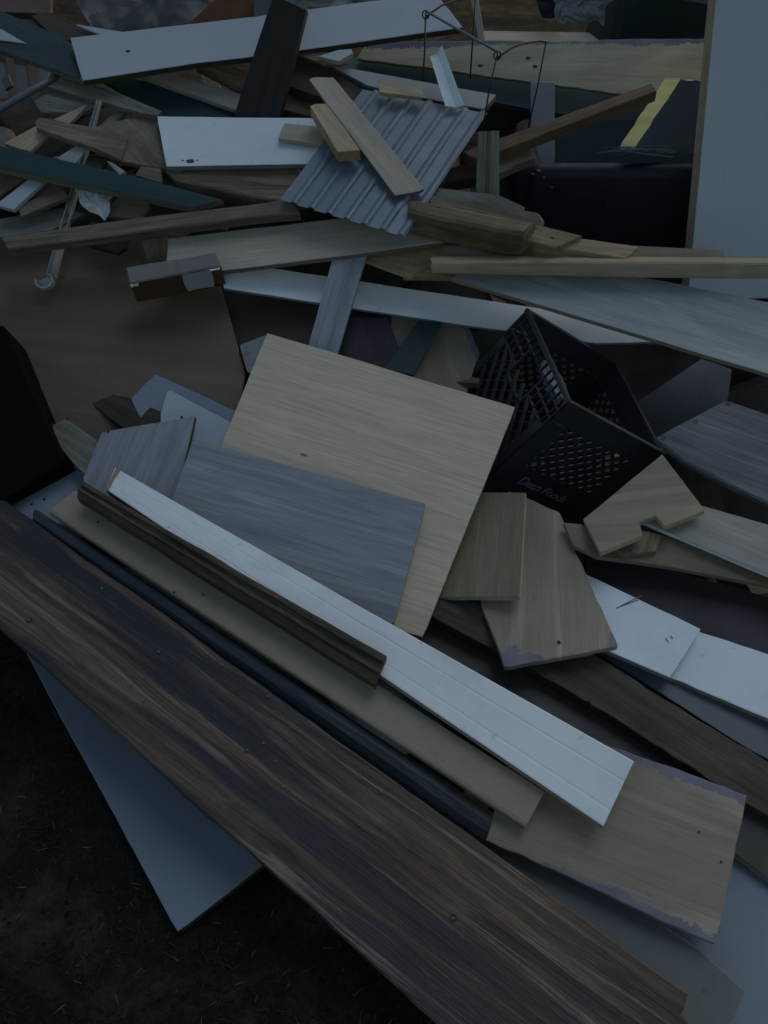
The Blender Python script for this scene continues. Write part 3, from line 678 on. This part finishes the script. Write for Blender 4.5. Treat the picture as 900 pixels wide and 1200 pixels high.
# ================================================================== UPPER RIGHT
pt = board('purple_edged_plywood', 'long pale plywood plank with purple top edge standing on edge behind the wire frame', 'plywood',
      [(419, 68), (432, 50), (860, 45), (860, 127), (728, 110), (600, 93)], [(430, 50, 2.80), (835, 45, 2.80), (600, 95, 2.73)], .018, 'ply_top', 'pine_pale', 'y', g=(1, 2), rag=.003)
holes(pt, [(627, 78), (619, 68), (563, 77)], .007, .004, 'knot', 'darkwood')
board('teal_sheet', 'dull blue-green panel standing below the purple-edged plywood', 'panel',
      [(396, 66), (700, 90), (860, 112), (860, 165), (700, 140), (600, 124), (400, 82)], [(400, 68, 2.80), (840, 115, 2.80), (600, 122, 2.72)], .016, 'tealpale', None, 'y', g=(0, 1))
board('dark_teal_sheet', 'darker teal panel in shadow behind the brown diagonal timber', 'panel',
      [(648, 140), (860, 140), (860, 215), (640, 195)], [(650, 142, 2.68), (840, 142, 2.68), (700, 190, 2.60)], .016, 'teal', None, 'y', g=(0, 1))
board('grey_upright_slat', 'flat grey slat standing upright behind the brown diagonal timber', 'slat',
      [(622, 96), (650, 96), (650, 215), (622, 215)], [(622, 96, 2.64), (650, 96, 2.64), (622, 190, 2.52)], .012, 'greypaint', None, 'y', g=(1, 2))
board('diagonal_timber', 'brown square timber rising diagonally to the right below the plywood', 'timber',
      [(540, 178), (764, 97), (770, 106), (560, 187)], [(560, 172, .135), (764, 97, .20), (770, 107, .20)], .036, 'cedar', 'cedar', 'h', g=(0, 1), b=.002)
fm = board('foam_backed_sheet', 'dark grey panel with a thick yellow foam edge leaning by the big white panel', 'foam panel',
      [(798, 90), (850, 100), (840, 180), (744, 176)], [(745, 174, 2.36), (814, 178, 2.45), (797, 92, 2.47)], .062, 'panelgrey', 'foam', 'y', g=(3, 0), rag=.006, grp=None)
bp_ = board('large_white_sheet', 'large white panel standing upright at the right edge with raw wood side edge', 'panel',
      [(806, 350), (846, -70), (1120, -70), (1110, 350)], [(809, 290, 2.16), (838, 0, 2.42), (1000, 290, 2.30)], .034, 'big_white', 'pine_pale', 'y', g=(0, 1), grp=None)
def rbox(name, label, cat, lo, hi, m, taper=.9, r=.03, rot=0, lip=True, open_=False):
    root = bpy.data.objects.new(name, None); COL.objects.link(root)
    cx, cy = (lo[0] + hi[0]) / 2, (lo[1] + hi[1]) / 2; root.location = (cx, cy, lo[2]); root.rotation_euler = (0, 0, rot); root.empty_display_size = .1
    tag(root, label, cat)
    W, D, Hh = (hi[0] - lo[0]) / 2, (hi[1] - lo[1]) / 2, hi[2] - lo[2]
    def ring(bm, w, d, z, rr):
        vs = []
        for sx, sy, a0 in ((1, 1, 0), (-1, 1, 90), (-1, -1, 180), (1, -1, 270)):
            for k in range(7):
                a = math.radians(a0 + 15 * k); vs.append(bm.verts.new((sx * (w - rr) + math.cos(a) * rr, sy * (d - rr) + math.sin(a) * rr, z)))
        return vs
    bm = bmesh.new(); rs = []
    for z, s, dr in ((0, 1, 0), (Hh * .3, 1 + (taper - 1) * .3, 0), (Hh - r, taper, 0), (Hh - r * .4, taper, r * .12), (Hh - r * .12, taper, r * .4), (Hh, taper, r * .8)):
        rs.append(ring(bm, W * s - dr, D * s - dr, z, r))
    for a, b_ in zip(rs, rs[1:]):
        for i in range(len(a)): bm.faces.new((a[i], a[(i + 1) % len(a)], b_[(i + 1) % len(a)], b_[i]))
    if open_:
        for z, dr in ((Hh - .02, .012 + r), (Hh - .28, .03 + r)):
            rs.append(ring(bm, W * taper - dr, D * taper - dr, z, r))
        for a, b_ in zip(rs[-3:], rs[-2:]):
            for i in range(len(a)): bm.faces.new((a[i], a[(i + 1) % len(a)], b_[(i + 1) % len(a)], b_[i]))
    bm.faces.new(rs[-1]); bm.faces.new(rs[0][::-1])
    part('body', root, bm, m, smooth=True)
    if lip:
        bm = bmesh.new(); a = [ring(bm, W + e_, D + e_, z, r) for e_, z in ((.001, .012), (.016, .014), (.016, .036), (.001, .038))]
        for k in range(3):
            for i in range(len(a[0])): bm.faces.new((a[k][i], a[k][(i + 1) % len(a[0])], a[k + 1][(i + 1) % len(a[0])], a[k + 1][i]))
        part('rim', root, bm, m)
    return root
nt_ = rbox('navy_tub', 'dark navy plastic tub with white paint specks at its left corner, behind the pine offcuts', 'tub', (.385, 2.36, .1), (1.0, 2.72, .61), 'navy_plastic', .985, .035, lip=False, open_=True)
for (x, y, z, r_) in ((-.27, -.17, .498, .006), (-.285, -.168, .488, .005), (-.255, -.178, .482, .004), (-.288, -.13, .505, .007), (-.23, -.179, .455, .004)):
    bm = bmesh.new(); bmesh.ops.create_icosphere(bm, subdivisions=2, radius=r_, matrix=Matrix.Translation((x, y, z)) @ Matrix.Diagonal((1, 1, .35, 1))); part('paint_speck', nt_, bm, 'crust')
rbox('teal_bin', 'large dark teal plastic bin beyond the plywood, at the top right', 'bin', (.74, 3.2, .3), (1.5, 3.7, 1.0), 'teal_plastic', .88, .06)
board('background_plank', 'grey-brown plank lying beyond the plywood near the top centre', 'plank',
      [(566, 36), (690, 38), (720, 60), (560, 60)], [(566, 36, 3.3), (690, 38, 3.3), (600, 55, 3.1)], .02, 'graytan', None, 'y')
board('top_corner_plank', 'plank end across the top edge next to the big white panel', 'plank',
      [(770, -20), (860, -10), (850, 10), (800, 0)], [(780, 0, 3.1), (840, 4, 3.1)], .02, 'oldwood', None, 'y')
board('leaning_slat', 'thin pale slat leaning behind the wire frame', 'slat',
      [(548, -20), (557, -20), (569, 50), (561, 50)], [(550, 0, 2.9), (566, 50, 2.82)], .01, 'graytan', None, 'y')
crumple('foil_sheet', 'crumpled silvery plastic sheeting at the top edge beside the teal bin', 'sheeting', [(640, -25), (722, -25), (712, 26), (662, 28)], [(650, 0, 3.15), (700, 20, 3.05)], 'y', 'foil', .035, 14, 36, 30, seed=6)
crumple('blue_tarp', 'dark blue tarpaulin fold at the top edge left of the silvery sheeting', 'tarpaulin', [(606, -40), (668, -40), (676, 14), (640, 18)], [(620, 0, 3.4), (670, 10, 3.3)], 'y', 'navy_plastic', .03, 9, 24, 20, seed=9)
crumple('plastic_bag', 'crumpled pale plastic bags behind the long white plank at the top', 'bag', [(326, -25), (440, -25), (436, 20), (330, 24)], [(330, 0, 3.0), (430, 0, 3.0)], 'y', 'bag', .04, 11, 40, 24, seed=12)
crumple('dark_tarp', 'dark grey creased tarpaulin behind the long white plank at the top left', 'tarpaulin', [(55, -60), (275, -60), (280, 50), (120, 52)], [(60, 0, 3.1), (270, 0, 3.1), (200, 45, 2.95)], 'y', 'tarp', .035, 4.5, 60, 40, seed=15)
board('rusty_board', 'rusty brown board standing beside the dark tarpaulin at the top', 'board',
      [(215, 32), (262, -10), (302, -12), (302, 30)], [(240, 10, 2.98), (300, 10, 2.98), (260, 30, 2.93)], .015, 'rustbrown', None, 'y')
board('blue_grey_upright', 'narrow blue-grey board between the rusty board and the dark upright plank', 'board',
      [(297, -20), (322, -20), (322, 20), (297, 26)], [(300, 0, 2.95), (320, 0, 2.95), (310, 20, 2.9)], .012, 'slate', None, 'y')
# far left, rack with maroon slats, pipe, dark tub
rk = board('grey_rack', 'grey rack with dark maroon slats standing at the top left edge', 'rack',
      [(-80, 60), (60, 82), (40, 130), (-80, 140)], [(0, 70, 2.95), (60, 85, 2.95), (20, 120, 2.8)], .02, 'slate', None, 'y', grp=None)
for x0, x1 in ((6, 15), (30, 41), (-30, -18)):
    a, b_, c, d = [local(rk, *t_) for t_ in ((x0, 60), (x1, 62), (x1 + 8, 125), (x0 + 8, 125))]
    bm = bmesh.new(); vs = [bm.verts.new((v.x, v.y, .012)) for v in (a, b_, c, d)]; bm.faces.new(vs)
    r = bmesh.ops.extrude_face_region(bm, geom=bm.faces[:]); bmesh.ops.translate(bm, verts=[v for v in r['geom'] if isinstance(v, bmesh.types.BMVert)], vec=(0, 0, -.014))
    bmesh.ops.recalc_face_normals(bm, faces=bm.faces); part('slat', rk, bm, 'maroon')
board('maroon_sheet', 'dark maroon panel in the top left corner behind the teal boards', 'panel',
      [(-60, -40), (60, -40), (60, 16), (0, 14), (-60, 0)], [(0, 0, 3.2), (60, 0, 3.2), (20, 15, 3.1)], .02, 'maroon', None, 'y')
bm = bmesh.new(); P0, P1 = at(-40, 150, .115, 'h'), at(74, 86, .115, 'h')
mid = (P0 + P1) / 2
add_tube(bm, [P0 - mid, P0.lerp(P1, .33) - mid, P0.lerp(P1, .66) - mid, P1 - mid], .009, 12)
tag(mesh_obj('metal_pipe', bm, 'steelgrey', None, Matrix.Translation(mid), True), 'dark metal pipe resting on the black tub at the upper left', 'pipe')
P = at(0, 150, .05, 'h')
rbox('black_bin', 'black plastic bin in the shade below the metal pipe at the left edge', 'bin', (-1.35, 2.12, .25), (-.94, 2.5, .66), 'black_plastic', .95, .04, rot=.5)

# wire frame
def wireframe():
    root = bpy.data.objects.new('wire_frame', None); COL.objects.link(root); base = at(560, 130, 2.42, 'y'); root.location = base; root.empty_display_size = .05
    tag(root, 'bent rusty wire frame standing open behind the corrugated sheet', 'wire frame')
    def y(px, py, v): return at(px, py, v, 'y') - base
    A, B, C, D = y(499, 15, 2.50), y(583, 63, 2.36), y(640, 49, 2.52), y(557, -1, 2.66)
    A2, B2, C2, D2 = y(494, 114, 2.42), y(566, 150, 2.26), y(619, 150, 2.42), y(551, 92, 2.60)
    def bow(a, b_, s):
        L = [a.lerp(b_, t) for t in (0, .12, .3, .5, .7, .88, 1)]
        for i, k in enumerate((-.9, -.2, .55, .8, .75, .5, 0)): L[i] = L[i] + Vector((0, 0, s * k))
        return L
    wires = [[A, A.lerp(A2, .5) + Vector((.002, 0, 0)), A2], [B, B.lerp(B2, .5) + Vector((-.003, 0, 0)), B2],
             [C, C.lerp(C2, .5) + Vector((.002, 0, 0)), C2], [D, D.lerp(D2, .5), D2]]
    for w in wires:
        bm = bmesh.new(); add_tube(bm, w, .0022, 8); part('leg', root, bm, 'wire', True)
    bm = bmesh.new(); add_tube(bm, [A + Vector((0, 0, .004)), B + Vector((0, 0, .004))], .0032, 8); part('crossbar', root, bm, 'steelgrey', True)
    for a, b_ in ((A, D), (B, C)):
        bm = bmesh.new(); add_tube(bm, bow(a, b_, .012), .0026, 8); part('top_wire', root, bm, 'wire', True)
        bm = bmesh.new(); add_tube(bm, [a + Vector((math.cos(t * .7) * .009, math.sin(t * .7) * .004, math.sin(t * .7) * .009 - .004)) for t in range(10)], .0018, 6); part('loop', root, bm, 'wire', True)
    bm = bmesh.new(); add_tube(bm, [A2, A2 + Vector((.02, .01, -.004)), A2 + Vector((.05, .0, .003)), A2 + Vector((.08, .01, 0))], .0022, 8); part('bottom_wire', root, bm, 'wire', True)
wireframe()
# thin wires lying on the navy tub
bm = bmesh.new(); c = at(755, 180, 2.36, 'y')
for k in range(14):
    a = Vector((random.uniform(-.13, .02), random.uniform(-.02, .02), random.uniform(-.004, .012)))
    b_ = a + Vector((random.uniform(.08, .2), random.uniform(-.03, .03), random.uniform(-.01, .01)))
    add_tube(bm, [a, a.lerp(b_, .4) + Vector((0, .004, .006)), b_], .0011, 5)
tag(mesh_obj('tangled_wires', bm, 'steelgrey', None, Matrix.Translation(c), True), 'thin tangled wires lying on the rim of the navy tub', 'wires')

# ================================================================== CENTRE BACK, UNDER THE WHITE BOARD
board('pale_plywood', 'pale plywood with purple side edges behind the beige panel, crossed by the teal strip', 'plywood',
      [(440, 362), (545, 372), (562, 412), (540, 480), (480, 470), (462, 428)], [(442, 367, -.045), (545, 380, -.07)], .014, 'ply_two_edges', None, 'h', g=(0, 5), rag=.003)
board('teal_strip', 'short dark teal strip with a raw wood edge slanting over the purple-edged plywood', 'strip',
      [(498, 365), (524, 368), (484, 440), (450, 432)], [(500, 372, -.03), (465, 432, -.01)], .014, 'teal', 'pine_dirty', 'h', g=(1, 2))
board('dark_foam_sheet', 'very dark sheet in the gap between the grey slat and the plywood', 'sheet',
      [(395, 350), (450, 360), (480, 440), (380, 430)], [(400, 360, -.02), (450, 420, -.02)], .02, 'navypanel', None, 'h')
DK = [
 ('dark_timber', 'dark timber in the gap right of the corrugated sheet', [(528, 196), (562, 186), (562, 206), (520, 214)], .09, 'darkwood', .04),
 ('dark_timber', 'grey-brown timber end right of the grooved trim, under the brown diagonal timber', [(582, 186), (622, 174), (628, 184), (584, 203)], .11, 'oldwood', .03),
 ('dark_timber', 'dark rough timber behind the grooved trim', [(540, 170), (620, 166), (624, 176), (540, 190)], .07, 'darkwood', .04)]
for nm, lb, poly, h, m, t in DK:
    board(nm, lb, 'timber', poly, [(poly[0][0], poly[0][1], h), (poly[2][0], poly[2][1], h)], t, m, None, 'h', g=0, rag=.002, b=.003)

# ================================================================== MILK CRATE
def crate():
    R = Matrix(((0.781, -0.17, 0.601), (0.18, 0.983, 0.043), (-0.598, 0.075, 0.798)))
    M = R.to_4x4(); M.translation = Vector((.229, 1.497, .253))
    root = bpy.data.objects.new('milk_crate', None); COL.objects.link(root); root.matrix_world = M; root.empty_display_size = .1
    tag(root, 'black plastic lattice milk crate tipped on its side in the scrap heap', 'milk crate')
    W = .33; Hh = .28
    def clip(p, d, r):   # line through p dir d clipped to rect r
        t0, t1 = -9, 9
        for k in (0, 1):
            if abs(d[k]) < 1e-9:
                if not r[k] <= p[k] <= r[k + 2]: return None
            else:
                a, b_ = (r[k] - p[k]) / d[k], (r[k + 2] - p[k]) / d[k]
                if a > b_: a, b_ = b_, a
                t0, t1 = max(t0, a), min(t1, b_)
        return ((p[0] + d[0] * t0, p[1] + d[1] * t0), (p[0] + d[0] * t1, p[1] + d[1] * t1)) if t1 - t0 > .004 else None
    def wall(T, kind):
        bm = bmesh.new()
        def box(u0, v0, u1, v1, w0=0, w1=.004): add_box(bm, (u0, w0, v0), (u1, w1, v1), 0, T)
        def bar(a, b_, wd=.0022, w0=.0005, w1=.007):
            d = Vector((b_[0] - a[0], b_[1] - a[1])); d.normalize(); s = Vector((-d.y, d.x)) * wd / 2
            vs = []
            for w in (w0, w1):
                for p, sg in ((a, -1), (b_, -1), (b_, 1), (a, 1)): vs.append(bm.verts.new(T @ Vector((p[0] + s.x * sg, w, p[1] + s.y * sg))))
            for f in ((3, 2, 1, 0), (4, 5, 6, 7), (0, 1, 5, 4), (1, 2, 6, 5), (2, 3, 7, 6), (3, 0, 4, 7)): bm.faces.new([vs[i] for i in f])
        e = .026; ST = Hh - .088 if kind == 'grid' else Hh - .062
        box(.0, .0, W, .045); box(.0, Hh - .009, W, Hh, -.003, .009)               # base band, rim
        box(0, .045, e, ST); box(W - e, .045, W, ST)                               # corner posts
        box(0, ST, .007, Hh - .009); box(W - .007, ST, W, Hh - .009)
        if kind == 'text':
            rr = (e + .03, .085, W - e - .02, Hh - .05)
            for s in (1, -1):
                c0 = -.4
                while c0 < .7:
                    L = clip((c0, .1), (1, s * .9), rr)
                    if L: bar(*L, .0085, .0006 if s > 0 else .0011, .0045)
                    c0 += .0325
            box(e, .045, rr[0], Hh - .062); box(rr[2], .045, W - e, Hh - .062)
            box(rr[0], .045, rr[2], .085); box(.0075, Hh - .0595, W - .0075, Hh - .0095, .0005, .0035)
        else:
            hw = .052; k = .020
            box(.007, ST - .002, W / 2 - hw, ST + .002, 0, .006); box(W / 2 + hw, ST - .002, W - .007, ST + .002, 0, .006)
            while k < W - .007:
                bar((k, ST if abs(k - W / 2) > hw else Hh - .036), (k, Hh - .009), .0026); k += .0242
            bar((.007, Hh - .035), (W - .007, Hh - .035), .0028)
            for a0, a1 in ((.007, W / 2 - hw), (W / 2 + hw, W - .007)): bar((a0, Hh - .061), (a1, Hh - .061), .0028)
            for x in (W / 2 - hw, W / 2 + hw): bar((x, ST - .03), (x, Hh - .036), .005)
            bar((W / 2 - hw, ST - .03), (W / 2 + hw, ST - .03), .006)
            rr = (e + .004, .045, W - e - .004, ST)
            for s, gap, wd, w0, w1 in ((1, .036, .0030, .0042, .0075), (-1, .046, .010, .0005, .004)):
                c0 = -.4
                while c0 < .9:
                    L = clip((c0, .13), (1, s * .97), rr)
                    if L: bar(*L, wd, w0, w1)
                    c0 += gap
            box(e, .045, rr[0], ST, 0, .005); box(rr[2], .045, W - e, ST, 0, .005)
        bmesh.ops.recalc_face_normals(bm, faces=bm.faces)
        return part('side_wall', root, bm, 'crate_plastic')
    I = Matrix.Identity(4)
    w2 = wall(I, 'text')                                                            # y = 0
    wall(Matrix.Translation((0, W, 0)) @ Matrix.Rotation(-math.pi / 2, 4, 'Z'), 'grid')          # x = 0
    wall(Matrix.Translation((W, 0, 0)) @ Matrix.Rotation(math.pi / 2, 4, 'Z'), 'text')             # x = W
    wall(Matrix.Translation((W, W, 0)) @ Matrix.Rotation(math.pi, 4, 'Z'), 'text')                 # y = W
    bm = bmesh.new(); k = .01
    while k < W:
        add_box(bm, (k, .005, .001), (k + .004, W - .005, .006)); add_box(bm, (.005, k, .0015), (W - .005, k + .004, .0065)); k += .024
    part('base_grid', root, bm, 'crate_plastic')
    cu = bpy.data.curves.new('txt', 'FONT'); cu.body = 'Dean Foods'; cu.size = .034; cu.extrude = .0006; cu.shear = .25; cu.space_character = .95; cu.offset = .0005
    to = bpy.data.objects.new('txt', cu); COL.objects.link(to); bpy.context.view_layer.update()
    me = bpy.data.meshes.new_from_object(to.evaluated_get(bpy.context.evaluated_depsgraph_get()))
    bpy.data.objects.remove(to)
    o = link('lettering', me, w2); me.materials.clear(); me.materials.append(MAT['crate_letters'])
    me.transform(Matrix.Translation((.075, -.0005, .035)) @ Matrix.Rotation(math.pi / 2, 4, 'X'))
    return root
cr = crate()
def in_crate(name, label, cat, m, loc, size, rot):
    bm = bmesh.new(); 
    o = link(name, slab([(-size[0] / 2, -size[1] / 2), (size[0] / 2, -size[1] / 2), (size[0] / 2, size[1] / 2), (-size[0] / 2, size[1] / 2)], size[2], m, None, .001), None,
             cr.matrix_world @ Matrix.Translation(loc) @ Matrix.Rotation(rot[0], 4, 'X') @ Matrix.Rotation(rot[1], 4, 'Y') @ Matrix.Rotation(rot[2], 4, 'Z'))
    tag(o, label, cat, None); bm.free()
in_crate('pale_offcut', 'small pale wood offcut lying inside the milk crate near its right corner', 'offcut', 'pine_pale', (.30, .045, .17), (.05, .045, .02), (1.2, .3, .2))
in_crate('dusty_offcut', 'dusty grey offcut lying deep inside the milk crate', 'offcut', 'oldgrey', (.20, .17, .03), (.16, .09, .02), (.1, .1, .7))
n_, p_ = None, None
def bag_in_crate():
    bm = bmesh.new(); bmesh.ops.create_icosphere(bm, subdivisions=4, radius=.055)
    for v in bm.verts:
        k = v.co * 22; v.co *= .75 + .5 * abs(noise.noise(k)) + .2 * abs(noise.noise(k * 2.5)); v.co.z *= .7
    o = mesh_obj('crumpled_film', bm, 'greypaint', None, cr.matrix_world @ Matrix.Translation((.12, .21, .20)) @ Matrix.Diagonal((.6, 1.5, .6, 1)), False)
    tag(o, 'crumpled clear film bundled inside the milk crate behind its left wall', 'plastic film')
bag_in_crate()

# ================================================================== SETTING
def ground():
    bm = bmesh.new(); g = {}
    xs = [-200, -60, -20, -8, -4] + [-2.5 + .05 * i for i in range(101)] + [4, 8, 20, 60, 200]
    ys = [-60, -15, -4, -1] + [0 + .05 * i for i in range(131)] + [8, 12, 25, 80, 300]
    for i, x in enumerate(xs):
        for j, y in enumerate(ys):
            z = noise.noise(Vector((x * 3, y * 3, 1))) * .012 + noise.noise(Vector((x * 11, y * 11, 2))) * .006 if (abs(x) < 3 and -1 < y < 7) else 0
            g[i, j] = bm.verts.new((x, y, z - .004))
    for i in range(len(xs) - 1):
        for j in range(len(ys) - 1): bm.faces.new((g[i, j], g[i + 1, j], g[i + 1, j + 1], g[i, j + 1]))
    m, nt, b = newmat('soil', .95, .15); gg = G(nt)
    n1 = gg.noise(gg.co, 6, 9, .7, .3); n2 = gg.noise(gg.co, 70, 6, .75)
    col = gg.ramp(n1, [(.3, (.010, .010, .009)), (.5, (.022, .020, .016)), (.7, (.075, .060, .043))])
    col = gg.mix(.8, col, gg.ramp(n2, [(.3, .2), (.72, .85)]), 'OVERLAY')
    spk = gg.ramp(gg.noise(gg.co, 160, 2, .5), [(.70, 0.0), (.74, 1.0)])
    col = gg.mix(gg.math('MULTIPLY', spk, .5), col, (.09, .085, .07))
    gg.l.new(col, b.inputs['Base Color']); gg.bump(b, gg.math('ADD', gg.math('MULTIPLY', n1, 2.5), n2), 1, .012)
    tag(mesh_obj('ground', bm, 'soil', smooth=True), None, None, None, 'structure')
ground()
def mound():
    bm = bmesh.new(); g = {}; nx, ny = 90, 70
    for i in range(nx + 1):
        for j in range(ny + 1):
            x = -2.6 + 5.4 * i / nx; y = .62 + 3.6 * j / ny
            top = min(.4 * (y - .75) - .16, .62) if y < 3.0 else .62 - (y - 3.0) * .75
            edge = min(1, max(0, (2.4 - abs(x - .1)) / .8))
            left = min(1, max(0, (x + .45 + (y - 1.0) * 1.5) / .25))
            top -= .24 * min(1, max(0, 1 - abs(x - .68) / .55)) ** .5 * (1 if 1.95 < y < 2.9 else 0)
            top -= .16 * min(1, max(0, 1 - abs(x - .72) / .5)) ** .5 * (1 if 1.35 < y <= 1.95 else 0)
            z = top * edge * left + noise.noise(Vector((x * 5, y * 5, 4))) * .035 + noise.noise(Vector((x * 16, y * 16, 4))) * .015
            z = z - .12 * (1 - left) - .12 * max(0, min(1, (.85 - y) / .2))
            g[i, j] = bm.verts.new((x, y, max(z, -.1)))
    for i in range(nx):
        for j in range(ny): bm.faces.new((g[i, j], g[i + 1, j], g[i + 1, j + 1], g[i, j + 1]))
    plain('rubble', (.028, .025, .022), .9, .5, (.012, .011, .01), dscale=14, bump=1, scuff=.3, scol=(.06, .05, .045))
    o = mesh_obj('rubble_mound', bm, 'rubble'); tag(o, 'dark mound of soil and rubbish beneath the boards', 'rubble', None, 'stuff')
mound()
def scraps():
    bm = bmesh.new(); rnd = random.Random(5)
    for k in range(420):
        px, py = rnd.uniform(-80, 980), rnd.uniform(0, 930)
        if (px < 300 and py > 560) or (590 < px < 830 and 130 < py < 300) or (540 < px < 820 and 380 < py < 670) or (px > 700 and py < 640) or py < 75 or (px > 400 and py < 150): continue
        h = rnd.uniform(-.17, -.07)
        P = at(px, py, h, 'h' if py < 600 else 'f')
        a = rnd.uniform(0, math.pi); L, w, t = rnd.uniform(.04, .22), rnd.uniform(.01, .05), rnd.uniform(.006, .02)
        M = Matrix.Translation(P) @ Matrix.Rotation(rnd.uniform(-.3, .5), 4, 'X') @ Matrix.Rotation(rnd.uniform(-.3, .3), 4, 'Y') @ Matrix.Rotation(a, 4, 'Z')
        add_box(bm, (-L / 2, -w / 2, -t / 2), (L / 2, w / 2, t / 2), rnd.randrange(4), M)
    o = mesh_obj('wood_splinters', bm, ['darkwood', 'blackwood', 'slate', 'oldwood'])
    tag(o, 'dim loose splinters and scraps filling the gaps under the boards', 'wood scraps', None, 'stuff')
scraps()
def litter():
    rnd = random.Random(11); bm = bmesh.new()
    def spot():
        for _ in range(50):
            px, py = rnd.uniform(-150, 560), rnd.uniform(700, 1300)
            if py > 745 + (px - 10) * .905 - 10: return at(px, py, 0, 'z')
        return at(100, 1150, 0, 'z')
    for k in range(2600):                                             # thin blades and straws on the soil
        P = spot(); a = rnd.uniform(0, 6.28); L = rnd.uniform(.004, .024) * (1 if rnd.random() < .93 else 2.2); w = rnd.uniform(.0003, .0008)
        lift = rnd.uniform(0, .008); d = Vector((math.cos(a), math.sin(a), 0)); s = Vector((-d.y, d.x, 0)) * w
        z0 = noise.noise(Vector((P.x * 3, P.y * 3, 1))) * .012 + noise.noise(Vector((P.x * 11, P.y * 11, 2))) * .006 - .002
        B = Vector((P.x, P.y, z0)); mid = B + d * L * .5 + Vector((rnd.uniform(-.002, .002), rnd.uniform(-.002, .002), lift)); E_ = B + d * L + Vector((0, 0, lift * rnd.uniform(-.3, 1.2)))
        v = [bm.verts.new(c) for c in (B - s, B + s, mid + s, mid - s, E_)]
        mi = 0 if rnd.random() < .9 else 1
        bm.faces.new((v[0], v[1], v[2], v[3])).material_index = mi; bm.faces.new((v[3], v[2], v[4])).material_index = mi
    plain('blade', (.022, .026, .018), .8, .3); plain('straw', (.12, .11, .08), .8, .3)
    o = mesh_obj('grass_litter', bm, ['blade', 'straw']); tag(o, 'sparse grass blades and straw bits scattered on the dark soil', 'grass litter', None, 'stuff')
    bm = bmesh.new()
    for k in range(500):
        P = spot(); r_ = rnd.uniform(.0015, .006)
        z0 = noise.noise(Vector((P.x * 3, P.y * 3, 1))) * .012 + noise.noise(Vector((P.x * 11, P.y * 11, 2))) * .006 - .004
        M = Matrix.Translation((P.x, P.y, z0 + r_ * .3)) @ Matrix.Rotation(rnd.uniform(0, 3), 4, 'Z') @ Matrix.Diagonal((1, rnd.uniform(.5, 1), rnd.uniform(.4, .8), 1))
        bmesh.ops.create_icosphere(bm, subdivisions=1, radius=r_, matrix=M)
    o = mesh_obj('soil_clods', bm, 'soil'); tag(o, 'small clods and pebbles on the dark soil', 'soil clods', None, 'stuff')
litter()

# ------------------------------------------------------------------ light: dusk, soft sky from above
W = bpy.data.worlds.new('World'); S.world = W; W.use_nodes = True; nt = W.node_tree
sky = nt.nodes.new('ShaderNodeTexSky'); sky.sky_type = 'NISHITA'; sky.sun_disc = False
EL, RO = math.radians(9), math.radians(40)
sky.sun_elevation = EL; sky.sun_rotation = RO; sky.air_density = 1; sky.dust_density = 2.5; sky.ozone_density = .8
nt.links.new(sky.outputs[0], nt.nodes['Background'].inputs[0]); nt.nodes['Background'].inputs[1].default_value = .088
sl = bpy.data.lights.new('sun', 'SUN'); sl.energy = .34; sl.angle = math.radians(35); sl.color = (.83, .91, 1)
so = bpy.data.objects.new('sun', sl); COL.objects.link(so)
dirv = Vector((math.sin(RO), math.cos(RO), math.tan(math.radians(66)))).normalized()
so.rotation_euler = dirv.to_track_quat('Z', 'Y').to_euler()
S.view_settings.view_transform = 'Standard'; S.view_settings.look = 'None'; S.view_settings.exposure = 0.48; S.view_settings.gamma = 1
S.view_settings.use_curve_mapping = False
for o in bpy.data.objects:
    for k in ('_n', '_p'):
        if k in o.keys(): del o[k]
